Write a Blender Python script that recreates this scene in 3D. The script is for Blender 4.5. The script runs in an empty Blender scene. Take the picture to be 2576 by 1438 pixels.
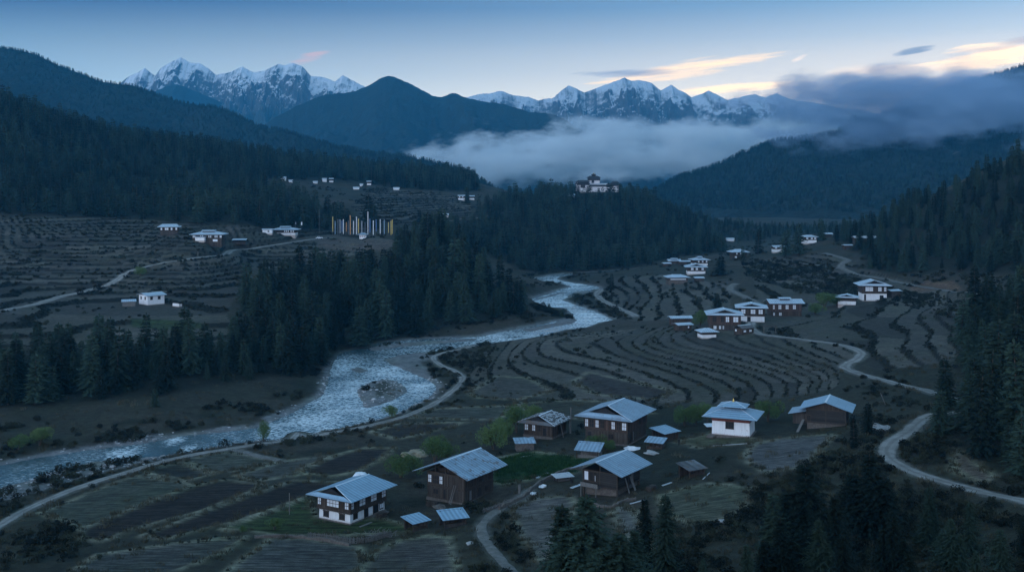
# twilight valley: settings, terrain, sky and haze, buildings, vegetation
EXPO = 0.6
SUN_ELEV = 1.0; SUN_STR = 0.02
HAZE = 1.3e-4; HAZE_COL = (0.18, 0.48, 1.0); VB = 1; CLOUDV = True
SKY_STR = 1.0
NISH_MIX = 0.12; NISH_GAIN = 0.15
SKY_TOP = ((0.03, 0.14, 0.30), (0.28, 0.44, 0.64)); SKY_HOR = ((0.30, 0.44, 0.58), (0.95, 0.88, 0.76)); WARM = (1.25, 0.92, 0.60)
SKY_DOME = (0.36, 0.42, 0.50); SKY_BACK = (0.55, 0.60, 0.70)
CLOUDS = [(1720,185,260,34,0.10,1.0,0.9,(1.25,0.95,0.62),0.42), (1560,187,170,16,-0.02,2.0,0.8,(0.42,0.44,0.52),0.40), (1900,222,190,24,0.03,3.0,0.9,(1.4,1.05,0.68),0.42),
          (2480,160,210,40,0.06,4.0,0.95,(1.5,1.10,0.68),0.40), (2305,148,60,16,0.15,5.0,0.9,(0.33,0.38,0.48),0.36), (2010,157,26,10,0.25,6.0,0.7,(1.2,0.95,0.75),0.35),
          (770,152,55,14,0.25,7.0,0.8,(0.85,0.52,0.45),0.36), (2560,135,70,16,0.1,8.0,0.7,(0.55,0.50,0.52),0.36), (2200,190,200,20,0.0,9.0,0.6,(1.3,1.05,0.75),0.42)]

HAZE = 1.8e-4; HAZE_COL = (0.12, 0.55, 0.98); VB = 2
SKY_TOP = ((0.0, 0.10, 0.28), (0.36, 0.50, 0.70)); SKY_HOR = ((0.42, 0.55, 0.66), (1.20, 1.05, 0.86)); WARM = (1.7, 1.2, 0.75)
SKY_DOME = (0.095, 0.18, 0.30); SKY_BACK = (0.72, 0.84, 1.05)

HAZE = 1.6e-4
SKY_TOP = ((0.0, 0.07, 0.24), (0.36, 0.52, 0.74)); SKY_HOR = ((0.45, 0.62, 0.76), (1.75, 1.50, 1.20)); WARM = (2.2, 1.5, 0.9)
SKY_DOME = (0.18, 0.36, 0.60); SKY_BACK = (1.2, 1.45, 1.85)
HAZE = 1.3e-4
SKY_TOP = ((0.0, 0.055, 0.19), (0.35, 0.50, 0.66)); SKY_HOR = ((0.45, 0.64, 0.72), (1.75, 1.50, 1.10)); WARM = (2.2, 1.5, 0.85)
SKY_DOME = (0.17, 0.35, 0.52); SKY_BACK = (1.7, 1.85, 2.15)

HAZE_COL = (0.07, 0.54, 0.97)
SKY_TOP = ((0.0, 0.05, 0.17), (0.27, 0.45, 0.62)); SKY_HOR = ((0.34, 0.55, 0.66), (1.45, 1.25, 0.95)); WARM = (2.0, 1.3, 0.72)
CLOUDS = [(1740,178,230,24,0.13,1.0,0.95,(1.7,1.15,0.62),0.42), (1590,186,150,11,0.02,2.0,0.9,(0.36,0.38,0.46),0.40), (1850,226,170,15,0.05,3.0,0.95,(1.9,1.3,0.7),0.42),
          (2500,165,170,34,0.10,4.0,0.95,(2.0,1.35,0.72),0.40), (2305,147,50,11,0.18,5.0,0.9,(0.28,0.33,0.42),0.36), (2010,157,24,8,0.3,6.0,0.8,(1.5,1.15,0.85),0.35),
          (775,152,56,15,0.32,7.0,0.55,(0.85,0.48,0.42),0.36), (2570,136,60,12,0.1,8.0,0.7,(0.50,0.46,0.48),0.36), (2250,190,170,14,0.0,9.0,0.6,(1.6,1.2,0.8),0.42), (2480,152,90,8,0.08,9.0,0.6,(0.55,0.48,0.48),0.42)]
DENOISE=True

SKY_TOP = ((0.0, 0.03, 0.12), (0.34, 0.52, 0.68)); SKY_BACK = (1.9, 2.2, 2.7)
HAZE = 0.75e-4
import bpy, bmesh, math, random
import numpy as np
from mathutils import Vector, Matrix

random.seed(7)
RNG = np.random.default_rng(11)
S = bpy.context.scene
COL = S.collection
F, HZ, UC, ZC = 2762.0, 450.0, 1288.0, 65.0      # lens length in photo pixels, horizon row, centre column, eye height

# ------------------------------------------------------------------ small helpers
def link(o):
    COL.objects.link(o); return o

def tag(o, label=None, cat=None, group=None, kind=None):
    if label: o['label'] = label
    if cat: o['category'] = cat
    if group: o['group'] = group
    if kind: o['kind'] = kind
    return o

def empty(name, loc, rz=0.0, label=None, cat=None, group=None):
    o = bpy.data.objects.new(name, None); link(o)
    o.location = loc; o.rotation_euler = (0, 0, rz); o.empty_display_size = 0.5
    return tag(o, label, cat, group)

def mesh_np(name, verts, faces, mat=None, smooth=False, attrs=None):
    """verts (n,3); faces (m,3) or (m,4) index array"""
    me = bpy.data.meshes.new(name)
    verts = np.ascontiguousarray(verts, dtype=np.float32); faces = np.ascontiguousarray(faces, dtype=np.int32)
    n, m, k = len(verts), len(faces), faces.shape[1]
    me.vertices.add(n); me.vertices.foreach_set('co', verts.ravel())
    me.loops.add(m * k); me.loops.foreach_set('vertex_index', faces.ravel())
    me.polygons.add(m)
    me.polygons.foreach_set('loop_start', np.arange(0, m * k, k, dtype=np.int32))
    me.polygons.foreach_set('loop_total', np.full(m, k, dtype=np.int32))
    if smooth: me.polygons.foreach_set('use_smooth', np.ones(m, dtype=bool))
    for nm, (typ, dat) in (attrs or {}).items():
        a = me.attributes.new(nm, typ, 'POINT')
        a.data.foreach_set({'FLOAT': 'value', 'FLOAT_COLOR': 'color', 'FLOAT_VECTOR': 'vector'}[typ], np.ascontiguousarray(dat, dtype=np.float32).ravel())
    me.update(calc_edges=True)
    if mat: me.materials.append(mat)
    return me

def obj(name, me, parent=None, loc=None):
    o = bpy.data.objects.new(name, me); link(o)
    if parent: o.parent = parent
    if loc is not None: o.location = loc
    return o

# ------------------------------------------------------------------ noise in numpy
def _hash(ix, iy, seed):
    h = (ix.astype(np.int64) * 374761393 + iy.astype(np.int64) * 668265263 + seed * 1274126177) & 0x7fffffff
    h = ((h ^ (h >> 13)) * 1274126177) & 0x7fffffff
    return ((h ^ (h >> 16)) & 0xffff) / 65535.0

def vnoise(x, y, seed=0):
    ix, iy = np.floor(x), np.floor(y)
    fx, fy = x - ix, y - iy
    fx = fx * fx * fx * (fx * (fx * 6 - 15) + 10); fy = fy * fy * fy * (fy * (fy * 6 - 15) + 10)
    a, b = _hash(ix, iy, seed), _hash(ix + 1, iy, seed)
    c, d = _hash(ix, iy + 1, seed), _hash(ix + 1, iy + 1, seed)
    return (a + (b - a) * fx) * (1 - fy) + (c + (d - c) * fx) * fy

def fbm(x, y, scale, octs=4, seed=0, gain=0.5):
    s, a, t = 0.0, 1.0, 0.0
    x, y = np.asarray(x, float) / scale, np.asarray(y, float) / scale
    for o in range(octs):
        s = s + a * (vnoise(x, y, seed + o * 17) * 2 - 1); t += a
        x, y = x * 2.03 + 3.1 + 0.3 * y, y * 2.03 + 1.7 - 0.3 * x; a *= gain
    return s / t

def ridged(x, y, scale, octs=5, seed=0, gain=0.55):
    s, a, t = 0.0, 1.0, 0.0
    x, y = np.asarray(x, float) / scale, np.asarray(y, float) / scale
    w = 1.0
    for o in range(octs):
        n = 1 - np.abs(vnoise(x, y, seed + o * 13) * 2 - 1) * 1.0
        n = n * n * w; w = np.clip(n * 1.6, 0, 1)
        s = s + a * n; t += a
        x, y = x * 2.07 + 5.1 + 0.35 * y, y * 2.07 + 2.3 - 0.35 * x; a *= gain
    return s / t

def sstep(a, b, x):
    t = np.clip((x - a) / (b - a), 0, 1); return t * t * (3 - 2 * t)

def inpoly(px, py, poly):
    ins = np.zeros(np.shape(px), bool)
    n = len(poly); j = n - 1
    for i in range(n):
        xi, yi = poly[i]; xj, yj = poly[j]
        if yi != yj:
            c = ((yi > py) != (yj > py)) & (px < (xj - xi) * (py - yi) / (yj - yi) + xi)
            ins ^= c
        j = i
    return ins

def segdist(px, py, pts, closed=False):
    d = np.full(np.shape(px), 1e9)
    n = len(pts)
    for i in range(n if closed else n - 1):
        ax, ay = pts[i][:2]; bx, by = pts[(i + 1) % n][:2]
        dx, dy = bx - ax, by - ay
        t = np.clip(((px - ax) * dx + (py - ay) * dy) / (dx * dx + dy * dy + 1e-9), 0, 1)
        d = np.minimum(d, (px - ax - t * dx) ** 2 + (py - ay - t * dy) ** 2)
    return np.sqrt(d)

def smooth_line(pts, n=8):
    """Catmull-Rom through points"""
    P = [np.array(p, float) for p in pts]
    P = [2 * P[0] - P[1]] + P + [2 * P[-1] - P[-2]]
    out = []
    for i in range(1, len(P) - 2):
        for k in range(n):
            t = k / n
            out.append(0.5 * (2 * P[i] + (P[i + 1] - P[i - 1]) * t + (2 * P[i - 1] - 5 * P[i] + 4 * P[i + 1] - P[i + 2]) * t * t + (3 * P[i] - P[i - 1] - 3 * P[i + 1] + P[i + 2]) * t ** 3))
    out.append(P[-2]); return out

# ------------------------------------------------------------------ materials
def new_mat(name):
    m = bpy.data.materials.new(name); m.use_nodes = True
    nt = m.node_tree; nt.nodes.clear()
    return m, nt

class NB:
    """tiny node builder"""
    def __init__(self, nt): self.nt = nt
    def n(self, typ, ins=None, **props):
        nd = self.nt.nodes.new(typ)
        for k, v in props.items(): setattr(nd, k, v)
        for k, v in (ins or {}).items():
            if isinstance(v, bpy.types.NodeSocket): self.nt.links.new(v, nd.inputs[k])
            else: nd.inputs[k].default_value = v
        return nd
    def math(self, op, a, b=0.0, c=None, clamp=False):
        nd = self.nt.nodes.new('ShaderNodeMath'); nd.operation = op; nd.use_clamp = clamp
        for i, v in enumerate((a, b) if c is None else (a, b, c)):
            if isinstance(v, bpy.types.NodeSocket): self.nt.links.new(v, nd.inputs[i])
            else: nd.inputs[i].default_value = v
        return nd.outputs[0]
    def mix(self, fac, a, b, mode='MIX'):
        nd = self.nt.nodes.new('ShaderNodeMix'); nd.data_type = 'RGBA'; nd.blend_type = mode
        for i, v in ((0, fac), (6, a), (7, b)):
            if isinstance(v, bpy.types.NodeSocket): self.nt.links.new(v, nd.inputs[i])
            else: nd.inputs[i].default_value = v if i == 0 else (*v, 1)[:4]
        return nd.outputs[2]
    def noise(self, vec, scale, detail=4, rough=0.55, dim='3D', out=0):
        nd = self.nt.nodes.new('ShaderNodeTexNoise'); nd.noise_dimensions = dim
        if vec is not None: self.nt.links.new(vec, nd.inputs['Vector'])
        nd.inputs['Scale'].default_value = scale; nd.inputs['Detail'].default_value = detail; nd.inputs['Roughness'].default_value = rough
        return nd.outputs[out]
    def ramp(self, fac, stops):
        nd = self.nt.nodes.new('ShaderNodeValToRGB'); self.nt.links.new(fac, nd.inputs[0])
        el = nd.color_ramp.elements
        while len(el) < len(stops): el.new(0.5)
        for e, (p, c) in zip(el, stops): e.position = p; e.color = (*c, 1)[:4] if not isinstance(c, (int, float)) else (c, c, c, 1)
        return nd.outputs[0]
    def maprange(self, v, a, b, c=0.0, d=1.0):
        nd = self.nt.nodes.new('ShaderNodeMapRange'); nd.clamp = True
        self.nt.links.new(v, nd.inputs[0])
        for i, q in enumerate((a, b, c, d)): nd.inputs[i + 1].default_value = q
        return nd.outputs[0]
    def bump(self, h, strength=0.5, dist=0.1):
        nd = self.nt.nodes.new('ShaderNodeBump'); nd.inputs['Strength'].default_value = strength; nd.inputs['Distance'].default_value = dist
        self.nt.links.new(h, nd.inputs['Height']); return nd.outputs[0]
    def out(self, surf=None, vol=None):
        nd = self.nt.nodes.new('ShaderNodeOutputMaterial')
        if surf: self.nt.links.new(surf, nd.inputs[0])
        if vol: self.nt.links.new(vol, nd.inputs[1])
    def bsdf(self, col, rough=0.85, normal=None, **kw):
        nd = self.nt.nodes.new('ShaderNodeBsdfPrincipled')
        if isinstance(col, bpy.types.NodeSocket): self.nt.links.new(col, nd.inputs['Base Color'])
        else: nd.inputs['Base Color'].default_value = (*col, 1)[:4]
        if isinstance(rough, bpy.types.NodeSocket): self.nt.links.new(rough, nd.inputs['Roughness'])
        else: nd.inputs['Roughness'].default_value = rough
        if normal: self.nt.links.new(normal, nd.inputs['Normal'])
        for k, v in kw.items():
            if isinstance(v, bpy.types.NodeSocket): self.nt.links.new(v, nd.inputs[k])
            else: nd.inputs[k].default_value = v
        return nd.outputs[0]

def simple_mat(name, col, rough=0.8, var=0.25, scale=2.0, bump=0.3, spec=0.3, metallic=0.0, stretch=None, rnd=0.0):
    """base colour broken up by two noises, optional stretch for grain, optional per-object tint"""
    m, nt = new_mat(name); b = NB(nt)
    tc = b.n('ShaderNodeTexCoord').outputs['Object']
    if stretch:
        mp = b.n('ShaderNodeMapping', {'Vector': tc}); mp.inputs['Scale'].default_value = stretch; tc = mp.outputs[0]
    n1 = b.noise(tc, scale, 5, 0.6); n2 = b.noise(tc, scale * 7, 3, 0.6)
    f = b.math('ADD', b.math('MULTIPLY', n1, 0.65), b.math('MULTIPLY', n2, 0.35))
    lo, hi = tuple(c * (1 - var) for c in col), tuple(min(1, c * (1 + var)) for c in col)
    c = b.ramp(f, [(0.3, lo), (0.7, hi)])
    if rnd:
        r = b.n('ShaderNodeObjectInfo').outputs['Random']
        v = b.maprange(r, 0, 1, 1 - rnd, 1 + rnd)
        c = b.mix(1.0, c, b.n('ShaderNodeCombineColor', {0: v, 1: v, 2: v}).outputs[0], 'MULTIPLY')
    nrm = b.bump(f, bump, 0.05) if bump else None
    b.out(b.bsdf(c, rough, nrm, Metallic=metallic, **{'Specular IOR Level': spec}))
    return m

# ------------------------------------------------------------------ the terrain's control heights
CP = []   # (t, ln y, z)
def C(u, v, z):
    y = (ZC - z) * F / (v - HZ); CP.append(((u - UC) / F, math.log(y), z))
def D(u, v, y):
    CP.append(((u - UC) / F, math.log(y), ZC - (v - HZ) * y / F))
def E(u, y, z):
    CP.append(((u - UC) / F, math.log(y), z))

for a in [(0,1438,3),(400,1438,3),(800,1438,3),(1100,1438,3.5),(1300,1438,5),(1400,1438,6),(1600,1438,8.5),(0,1320,2),(400,1250,1.6),(880,1330,2),(1150,1270,2.6),
          (600,1200,1.6),(1000,1150,1.8),(1250,1190,3),(1555,1245,5),(1560,1121,4),(1370,1110,3),(1855,1098,6),(2090,1068,8),(1300,1330,3.8),(1500,1330,6),
          (1700,1180,6),(1950,1150,7.5),(1750,1300,8.5),(1900,1250,9.5),
          (0,1200,0),(450,1110,0),(880,1020,0),(1000,960,0),(900,900,0),(1150,862,0),(1380,830,0),(1480,805,0),(1400,760,0),(1460,728,0),(1370,700,0),
          (1150,1000,1),(1200,930,1.2),(1300,1000,1.6),(1300,900,2.2),(1400,850,3),(1400,930,2.4),(1550,900,3.6),(1700,850,6.2),(1900,850,8),(2050,872,9),(1700,930,4),
          (1900,930,5.6),(2040,940,7),(1600,1000,2.6),(1800,1000,3.8),(1950,1000,5.4),(1400,1040,2.2),(1700,1050,3.6),
          (1650,800,3.5),(1820,828,7),(1890,810,7.4),(1980,795,7.8),(2168,890,9.5),(2130,930,9),(2330,985,12),(2200,755,10.5),(2110,765,8.8),(2330,830,13.5),(2460,800,18),
          (2137,683,14.5),(2115,671,15.5),(2077,637,19),(1983,659,13),(1865,645,10.5),(1750,692,5.5),(1700,705,4.5),(1560,705,2),(1690,668,4),(1950,625,14),(2030,602,18),(1590,780,2.4),
          (1550,684,1.4),(1440,690,0.6),(1640,650,3),
          (0,1130,1.2),(200,1105,1.2),(0,1060,3),(400,1050,3),(600,990,2.5),(800,930,1.5),(780,965,1.2),(0,1010,4.2),(300,990,4.2),(600,945,3.8),(800,885,3),
          (0,860,9),(300,850,9.6),(600,830,9.6),(370,768,11),(0,780,13),(280,718,15),(150,700,17),(620,780,11.5),(600,700,16),(600,635,22),(800,600,27),(910,605,28),
          (980,610,28),(0,650,24),(200,640,25.5),(400,620,29),(520,608,31),(425,588,34),(715,588,30),(0,550,42),(200,555,40),(300,545,41),(600,560,38),(800,560,33)]:
    C(*a)
for a in [(0,270,1000),(150,300,1050),(300,345,1100),(450,365,1180),(600,385,1250),(750,410,1300),(900,428,1350),(1050,440,1400),(1180,455,1400),(0,400,800),(300,450,900),
          (600,480,950),(820,468,1150),(930,478,1100),(1000,500,1000),(1165,506,1050),(800,530,850),(1050,550,850),(1000,600,680),(1080,600,650),(1150,640,600),(1220,700,560),
          (1310,790,500),(1000,700,560),(900,780,490),(800,830,440),(700,700,530),(640,690,540),(700,800,440),(1150,600,850),(1300,680,765),(1100,560,900),
          (1500,483,1150),(1400,490,1150),(1300,500,1150),(1600,491,1150),(1700,540,1120),(1790,600,1060),(1830,625,960),(1500,560,980),(1500,640,850),(1350,560,950),(1350,640,820),
          (1650,600,930),(1650,650,830),(1900,600,1100),(1960,590,1150),
          (2190,605,695),(2200,570,750),(2300,520,720),(2450,460,680),(2576,405,650),(2800,300,620),(2400,600,600),(2400,700,530),(2576,600,520),(2576,690,440),(2500,745,400),
          (2576,850,300),(2576,950,250),(2576,1050,215),(2576,1260,170),(2400,1212,185),(2230,1135,213),(2320,1062,235),(2420,1000,255),(2250,1250,181),(2000,1300,178),
          (2000,1438,150),(2400,1438,130),(2576,1438,125)]:
    D(*a)
for a in [(2300,950,30),(2576,950,60),(2800,950,80),(1500,1400,18),(1500,1750,2),(2000,1500,6),(1800,1750,3),(600,1750,50),(0,1750,90),(1100,1750,40),(-400,1000,165),(-400,600,46),
          (2200,1400,10),(2600,1500,30),(0,100,24),(600,100,24),(1288,100,25),(1288,120,18),(1700,110,22),(2000,100,27),(2576,100,28),(600,130,12),(0,130,12),(1288,60,38),(0,60,36),(2576,60,40),(1288,38,48),(0,38,46),(2576,38,50),
          (3000,170,24),(3000,300,42),(3000,500,65),(3000,700,115),(-400,200,2.5),(-400,330,6),(3000,100,34)]:
    E(*a)

def tps_fit(cp):
    A = np.array(cp); X = np.c_[A[:, 0] * 2.2, A[:, 1]]; n = len(X)
    d2 = ((X[:, None] - X[None]) ** 2).sum(-1)
    K = 0.5 * d2 * np.log(d2 + 1e-12) + 2e-4 * np.eye(n)
    Pm = np.c_[np.ones(n), X]
    M = np.block([[K, Pm], [Pm.T, np.zeros((3, 3))]])
    return X, np.linalg.solve(M, np.r_[A[:, 2], np.zeros(3)])
def tps_eval(fit, t, ly):
    X, w = fit; q = np.c_[t.ravel() * 2.2, ly.ravel()]; out = np.empty(len(q))
    for i in range(0, len(q), 20000):
        d2 = ((q[i:i + 20000, None] - X[None]) ** 2).sum(-1)
        out[i:i + 20000] = (0.5 * d2 * np.log(d2 + 1e-12)) @ w[:-3] + w[-3] + q[i:i + 20000] @ w[-2:]
    return out.reshape(t.shape)

NT, NY, T0, T1, Y0, Y1 = 721, 901, -0.60, 0.60, 36.0, 1750.0
tv = np.linspace(T0, T1, NT); lyv = np.linspace(math.log(Y0), math.log(Y1), NY); yv = np.exp(lyv)
fit = tps_fit(CP)
ct, cl = np.meshgrid(tv[::6], lyv[::6])
cz = tps_eval(fit, ct, cl)
def upsample(a):
    r = np.empty((a.shape[0], NT))
    for i in range(a.shape[0]): r[i] = np.interp(tv, tv[::6], a[i])
    q = np.empty((NY, NT))
    for j in range(NT): q[:, j] = np.interp(lyv, lyv[::6], r[:, j])
    return q
Zg = upsample(cz)
Tg, Yg = np.meshgrid(tv, yv); Xg = Tg * Yg
Zg += fbm(Xg, Yg, 60, 4, 3) * np.clip((Zg - 1.0) * 0.12, 0, 1.3) * np.where(Yg < 160, 0.6, 1)

def lookup(G, x, y):
    ft = np.clip((np.asarray(x) / np.asarray(y) - T0) / (T1 - T0) * (NT - 1), 0, NT - 1.001)
    fy = np.clip((np.log(y) - lyv[0]) / (lyv[-1] - lyv[0]) * (NY - 1), 0, NY - 1.001)
    i, j = fy.astype(int), ft.astype(int); a, c = fy - i, ft - j
    return (G[i, j] * (1 - c) + G[i, j + 1] * c) * (1 - a) + (G[i + 1, j] * (1 - c) + G[i + 1, j + 1] * c) * a
def gz(x, y):
    return float(lookup(Zg, np.array([x], float), np.array([y], float))[0])
def hit(u, v, ymin=60.0, ymax=1700.0):
    """where the line of sight through photo pixel (u, v) meets the ground"""
    t = (u - UC) / F; ys = np.exp(np.linspace(math.log(ymin), math.log(ymax), 1500))
    zt = lookup(Zg, t * ys, ys); zr = ZC - (v - HZ) * ys / F
    k = np.nonzero(zr <= zt)[0]
    if len(k) == 0: y = ymax
    elif k[0] == 0: y = ymin
    else:
        i = k[0]; d0, d1 = zr[i - 1] - zt[i - 1], zr[i] - zt[i]
        y = ys[i - 1] + (ys[i] - ys[i - 1]) * d0 / (d0 - d1 + 1e-9)
    return t * y, y, gz(t * y, y)
def at_y(u, y):
    x = (u - UC) / F * y; return x, y, gz(x, y)
def flat0(u, v, z=0.0):
    y = (ZC - z) * F / (v - HZ); return ((u - UC) / F * y, y)

# ------------------------------------------------------------------ terraces
UVu = UC + Tg * F; UVv = HZ + (ZC - Zg) * F / Yg
def blur(M, k=5, it=2):
    M = M.astype(float)
    for _ in range(it):
        for ax in (0, 1):
            c = np.cumsum(np.pad(M, [(k + 1, k) if a == ax else (0, 0) for a in (0, 1)], mode='edge'), axis=ax)
            sl = [slice(None)] * 2; s2 = [slice(None)] * 2
            sl[ax] = slice(2 * k + 1, None); s2[ax] = slice(0, -(2 * k + 1))
            M = (c[tuple(sl)] - c[tuple(s2)]) / (2 * k + 1)
    return M
RISER = np.zeros_like(Zg)
CELL = np.zeros_like(Zg)      # a number per terrace level, for the tint of each field
def terrace(poly, ylo, yhi, step, warp=0.5, seed=0, edge=0.22, wscale=45):
    global Zg, RISER, CELL
    mk = blur(inpoly(UVu, UVv, poly) & (Yg > ylo) & (Yg < yhi), 4, 2)
    zz = Zg + fbm(Xg, Yg, wscale, 3, seed) * step * warp
    q = zz / step; fl = np.floor(q); fr = q - fl
    up = sstep(1 - edge, 1, fr)
    zt = Zg * 0.12 + (step * (fl + up + 0.5 * 0.0)) * 0.88 - (zz - Zg) * 0.88 * 0.55
    Zg = Zg * (1 - mk) + zt * mk
    rs = sstep(1 - edge * 1.35, 1 - edge * 0.7, fr) * (mk > 0.4)
    RISER = np.maximum(RISER, rs)
    CELL = np.where(mk > 0.4, fl + seed * 100, CELL)
terrace([(-300,530),(0,545),(300,548),(480,562),(700,575),(900,560),(960,600),(900,640),(620,680),(560,800),(640,840),(300,900),(-300,930)], 370, 780, 1.5, 0.45, 5, 0.22)
terrace([(1215,870),(1330,850),(1500,835),(1700,820),(1900,838),(2120,872),(2160,900),(2110,935),(2100,1010),(1950,1040),(1750,1010),(1600,1010),(1400,1000),(1180,985),(1190,930)], 300, 520, 0.47, 0.55, 8, 0.17, 85)
terrace([(1520,700),(1700,690),(1830,720),(1840,800),(1700,820),(1560,800)], 480, 800, 0.7, 0.6, 12, 0.18, 80)
terrace([(1850,650),(2080,640),(2250,700),(2460,740),(2440,900),(2200,930),(2160,870),(1930,838),(1900,700)], 300, 720, 1.5, 0.5, 15, 0.20, 70)
terrace([(930,470),(1180,500),(1180,560),(960,590),(890,520)], 800, 1250, 1.6, 0.6, 21, 0.3)

# ------------------------------------------------------------------ the river, cut into the ground
RIV_UV = [(-350,1238),(-150,1202),(0,1171),(102,1151),(237,1130),(338,1117),(440,1100),(643,1076),(677,1063),(745,1032),(812,995),(826,951),(836,915),(850,893),(875,882),(927,872),(962,860),(1050,853),(1149,850),(1211,846),
          (1286,830),(1320,824),(1397,808),(1440,800),(1443,792),(1423,775),(1371,772),(1335,758),(1327,752),(1354,748),(1423,724),(1440,721),(1406,711),(1354,706),(1346,700),(1389,692),(1423,688),(1450,687),(1530,682),(1600,677),
          (1602,680),(1530,686),(1440,691),(1406,696),(1402,702),(1423,709),(1474,716),(1505,721),(1507,728),(1481,735),(1440,744),(1412,753),(1440,764),(1491,781),(1525,795),(1543,804),(1508,811),(1474,823),(1423,829),(1354,847),
          (1286,857),(1211,865),(1149,876),(1080,884),(1000,893),(965,905),(1013,929),(1047,943),(1074,955),(1090,963),(1098,981),(1081,1002),(1037,1022),(999,1042),(935,1059),(878,1073),(793,1090),(749,1101),(643,1110),(491,1133),
          (406,1148),(338,1153),(237,1160),(152,1180),(68,1208),(0,1230),(-150,1275),(-350,1330)]
RIV = [flat0(*p) for p in RIV_UV]
ISLES = [[(895,981),(911,971),(939,958),(966,953),(996,958),(1023,973),(1025,985),(1006,998),(952,1019),(918,1027),(911,1012),(901,998)],
         [(928,876),(962,865),(1080,857),(1200,851),(1190,856),(1080,866),(980,876),(940,882)],
         [(1310,829),(1397,812),(1422,793),(1441,797),(1452,806),(1441,814),(1383,824),(1330,834)],
         [(1424,745),(1446,735),(1476,731),(1482,734),(1450,741),(1432,747)],
         [(880,928),(905,922),(925,932),(905,938)],
         [(1330,757),(1360,748),(1400,738),(1425,731),(1400,742),(1360,752),(1345,757)]]
ISLES = [[flat0(*p) for p in I] for I in ISLES]
near = (Yg < 860) & (Yg > 150)
RD = np.full(Zg.shape, 999.0)                          # distance to the water's edge, negative inside
dn = segdist(Xg[near], Yg[near], RIV, True); ins = inpoly(Xg[near], Yg[near], RIV)
ID = np.full(dn.shape, -999.0)
for I in ISLES:
    di = segdist(Xg[near], Yg[near], I, True); ii = inpoly(Xg[near], Yg[near], I)
    ID = np.maximum(ID, np.where(ii, di, -di))
sd = np.where(ins, -dn, dn); sd = np.where(ins, np.maximum(sd, ID), sd)
wob = fbm(Xg[near], Yg[near], 7, 3, 40) * 0.9
sd = sd + wob
RD[near] = sd
ISL = np.zeros(Zg.shape); ISL[near] = (ID > -1.0) & ins
bank = sstep(0.0, 9.0, RD)
prof = np.where(RD < 0, np.maximum(-1.1, RD * 0.35) - 0.05, np.minimum(0.12 + RD * 0.10, 1.0))
prof = prof + (RD > 0) * fbm(Xg, Yg, 1.6, 2, 44) * 0.10
Zlow = np.maximum(Zg, 0.35)
Zg = np.where(RD < 200, np.where(RD < 0, prof, np.where(ISL > 0, np.minimum(0.10 + RD * 0.12, 0.75), prof * (1 - bank) + Zlow * bank)), Zlow)

# ------------------------------------------------------------------ roads: lines drawn on the ground
ROADS_UV = {
 'hill_road': (4.4, [(-200,815),(-60,795),(0,782),(80,768),(160,746),(240,726),(280,715),(310,692),(345,678),(420,660),(520,645),(600,632),(680,618),(760,606),(800,601),(830,598)]),
 'river_road': (2.2, [(-160,1400),(0,1320),(60,1285),(150,1245),(240,1212),(330,1185),(430,1156),(530,1136),(640,1119),(750,1101),(850,1086),(920,1073),(1000,1053),(1060,1031),(1100,1011),(1130,990),(1152,970),(1164,951),(1146,934),(1110,920),(1090,903),(1101,892),(1136,883),(1200,869)]),
 'village_road': (3.1, [(2700,1310),(2576,1263),(2480,1240),(2390,1216),(2320,1195),(2270,1174),(2238,1150),(2230,1130),(2250,1108),(2287,1086),(2314,1062),(2345,1045),(2400,1035)]),
 'upper_road': (3.4, [(2420,1010),(2335,985),(2290,974),(2230,959),(2180,946),(2145,935),(2127,925),(2134,914),(2158,902),(2167,890),(2150,878),(2110,867),(2050,858),(1980,850),(1920,842),(1897,832),(1888,820),(1893,806)]),
 'village_lane': (3.4, [(1912,775),(1904,763),(1873,746),(1840,731),(1838,723),(1850,713)]),
 'valley_road': (4.0, [(1513,728),(1503,738),(1505,747),(1522,760),(1552,775),(1588,789),(1598,797)]),
 'forest_track': (3.6, [(2077,637),(2108,646),(2132,654),(2121,662),(2115,671),(2124,678),(2137,683),(2154,690),(2222,702),(2347,729),(2449,741),(2576,750)]),
 'field_track': (1.8, [(1335,1232),(1300,1258),(1262,1277),(1228,1300),(1212,1330),(1228,1372),(1262,1410),(1300,1450)]),
 'field_path': (1.9, [(575,1128),(612,1137),(655,1148),(705,1158)]),
 'upland_path': (2.4, [(1100,566),(1130,558),(1160,550),(1190,552),(1235,541),(1285,532)]),
 'ridge_path': (2.2, [(1983,659),(2030,664),(2077,671),(2110,680)]),
}
ROADS = {}
for k, (w, pts) in ROADS_UV.items():
    W = [hit(*p) for p in smooth_line(pts, 7)]
    W = [(a, b) for a, b, c in W]
    out = [W[0]]
    for p in W[1:]:                                    # drop jumps where the line of sight slips past a crest
        d = math.dist(p, out[-1])
        if 0.6 < d < 60: out.append(p)
    ROADS[k] = (w, np.array(out))
ROAD = np.zeros(Zg.shape)
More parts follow.
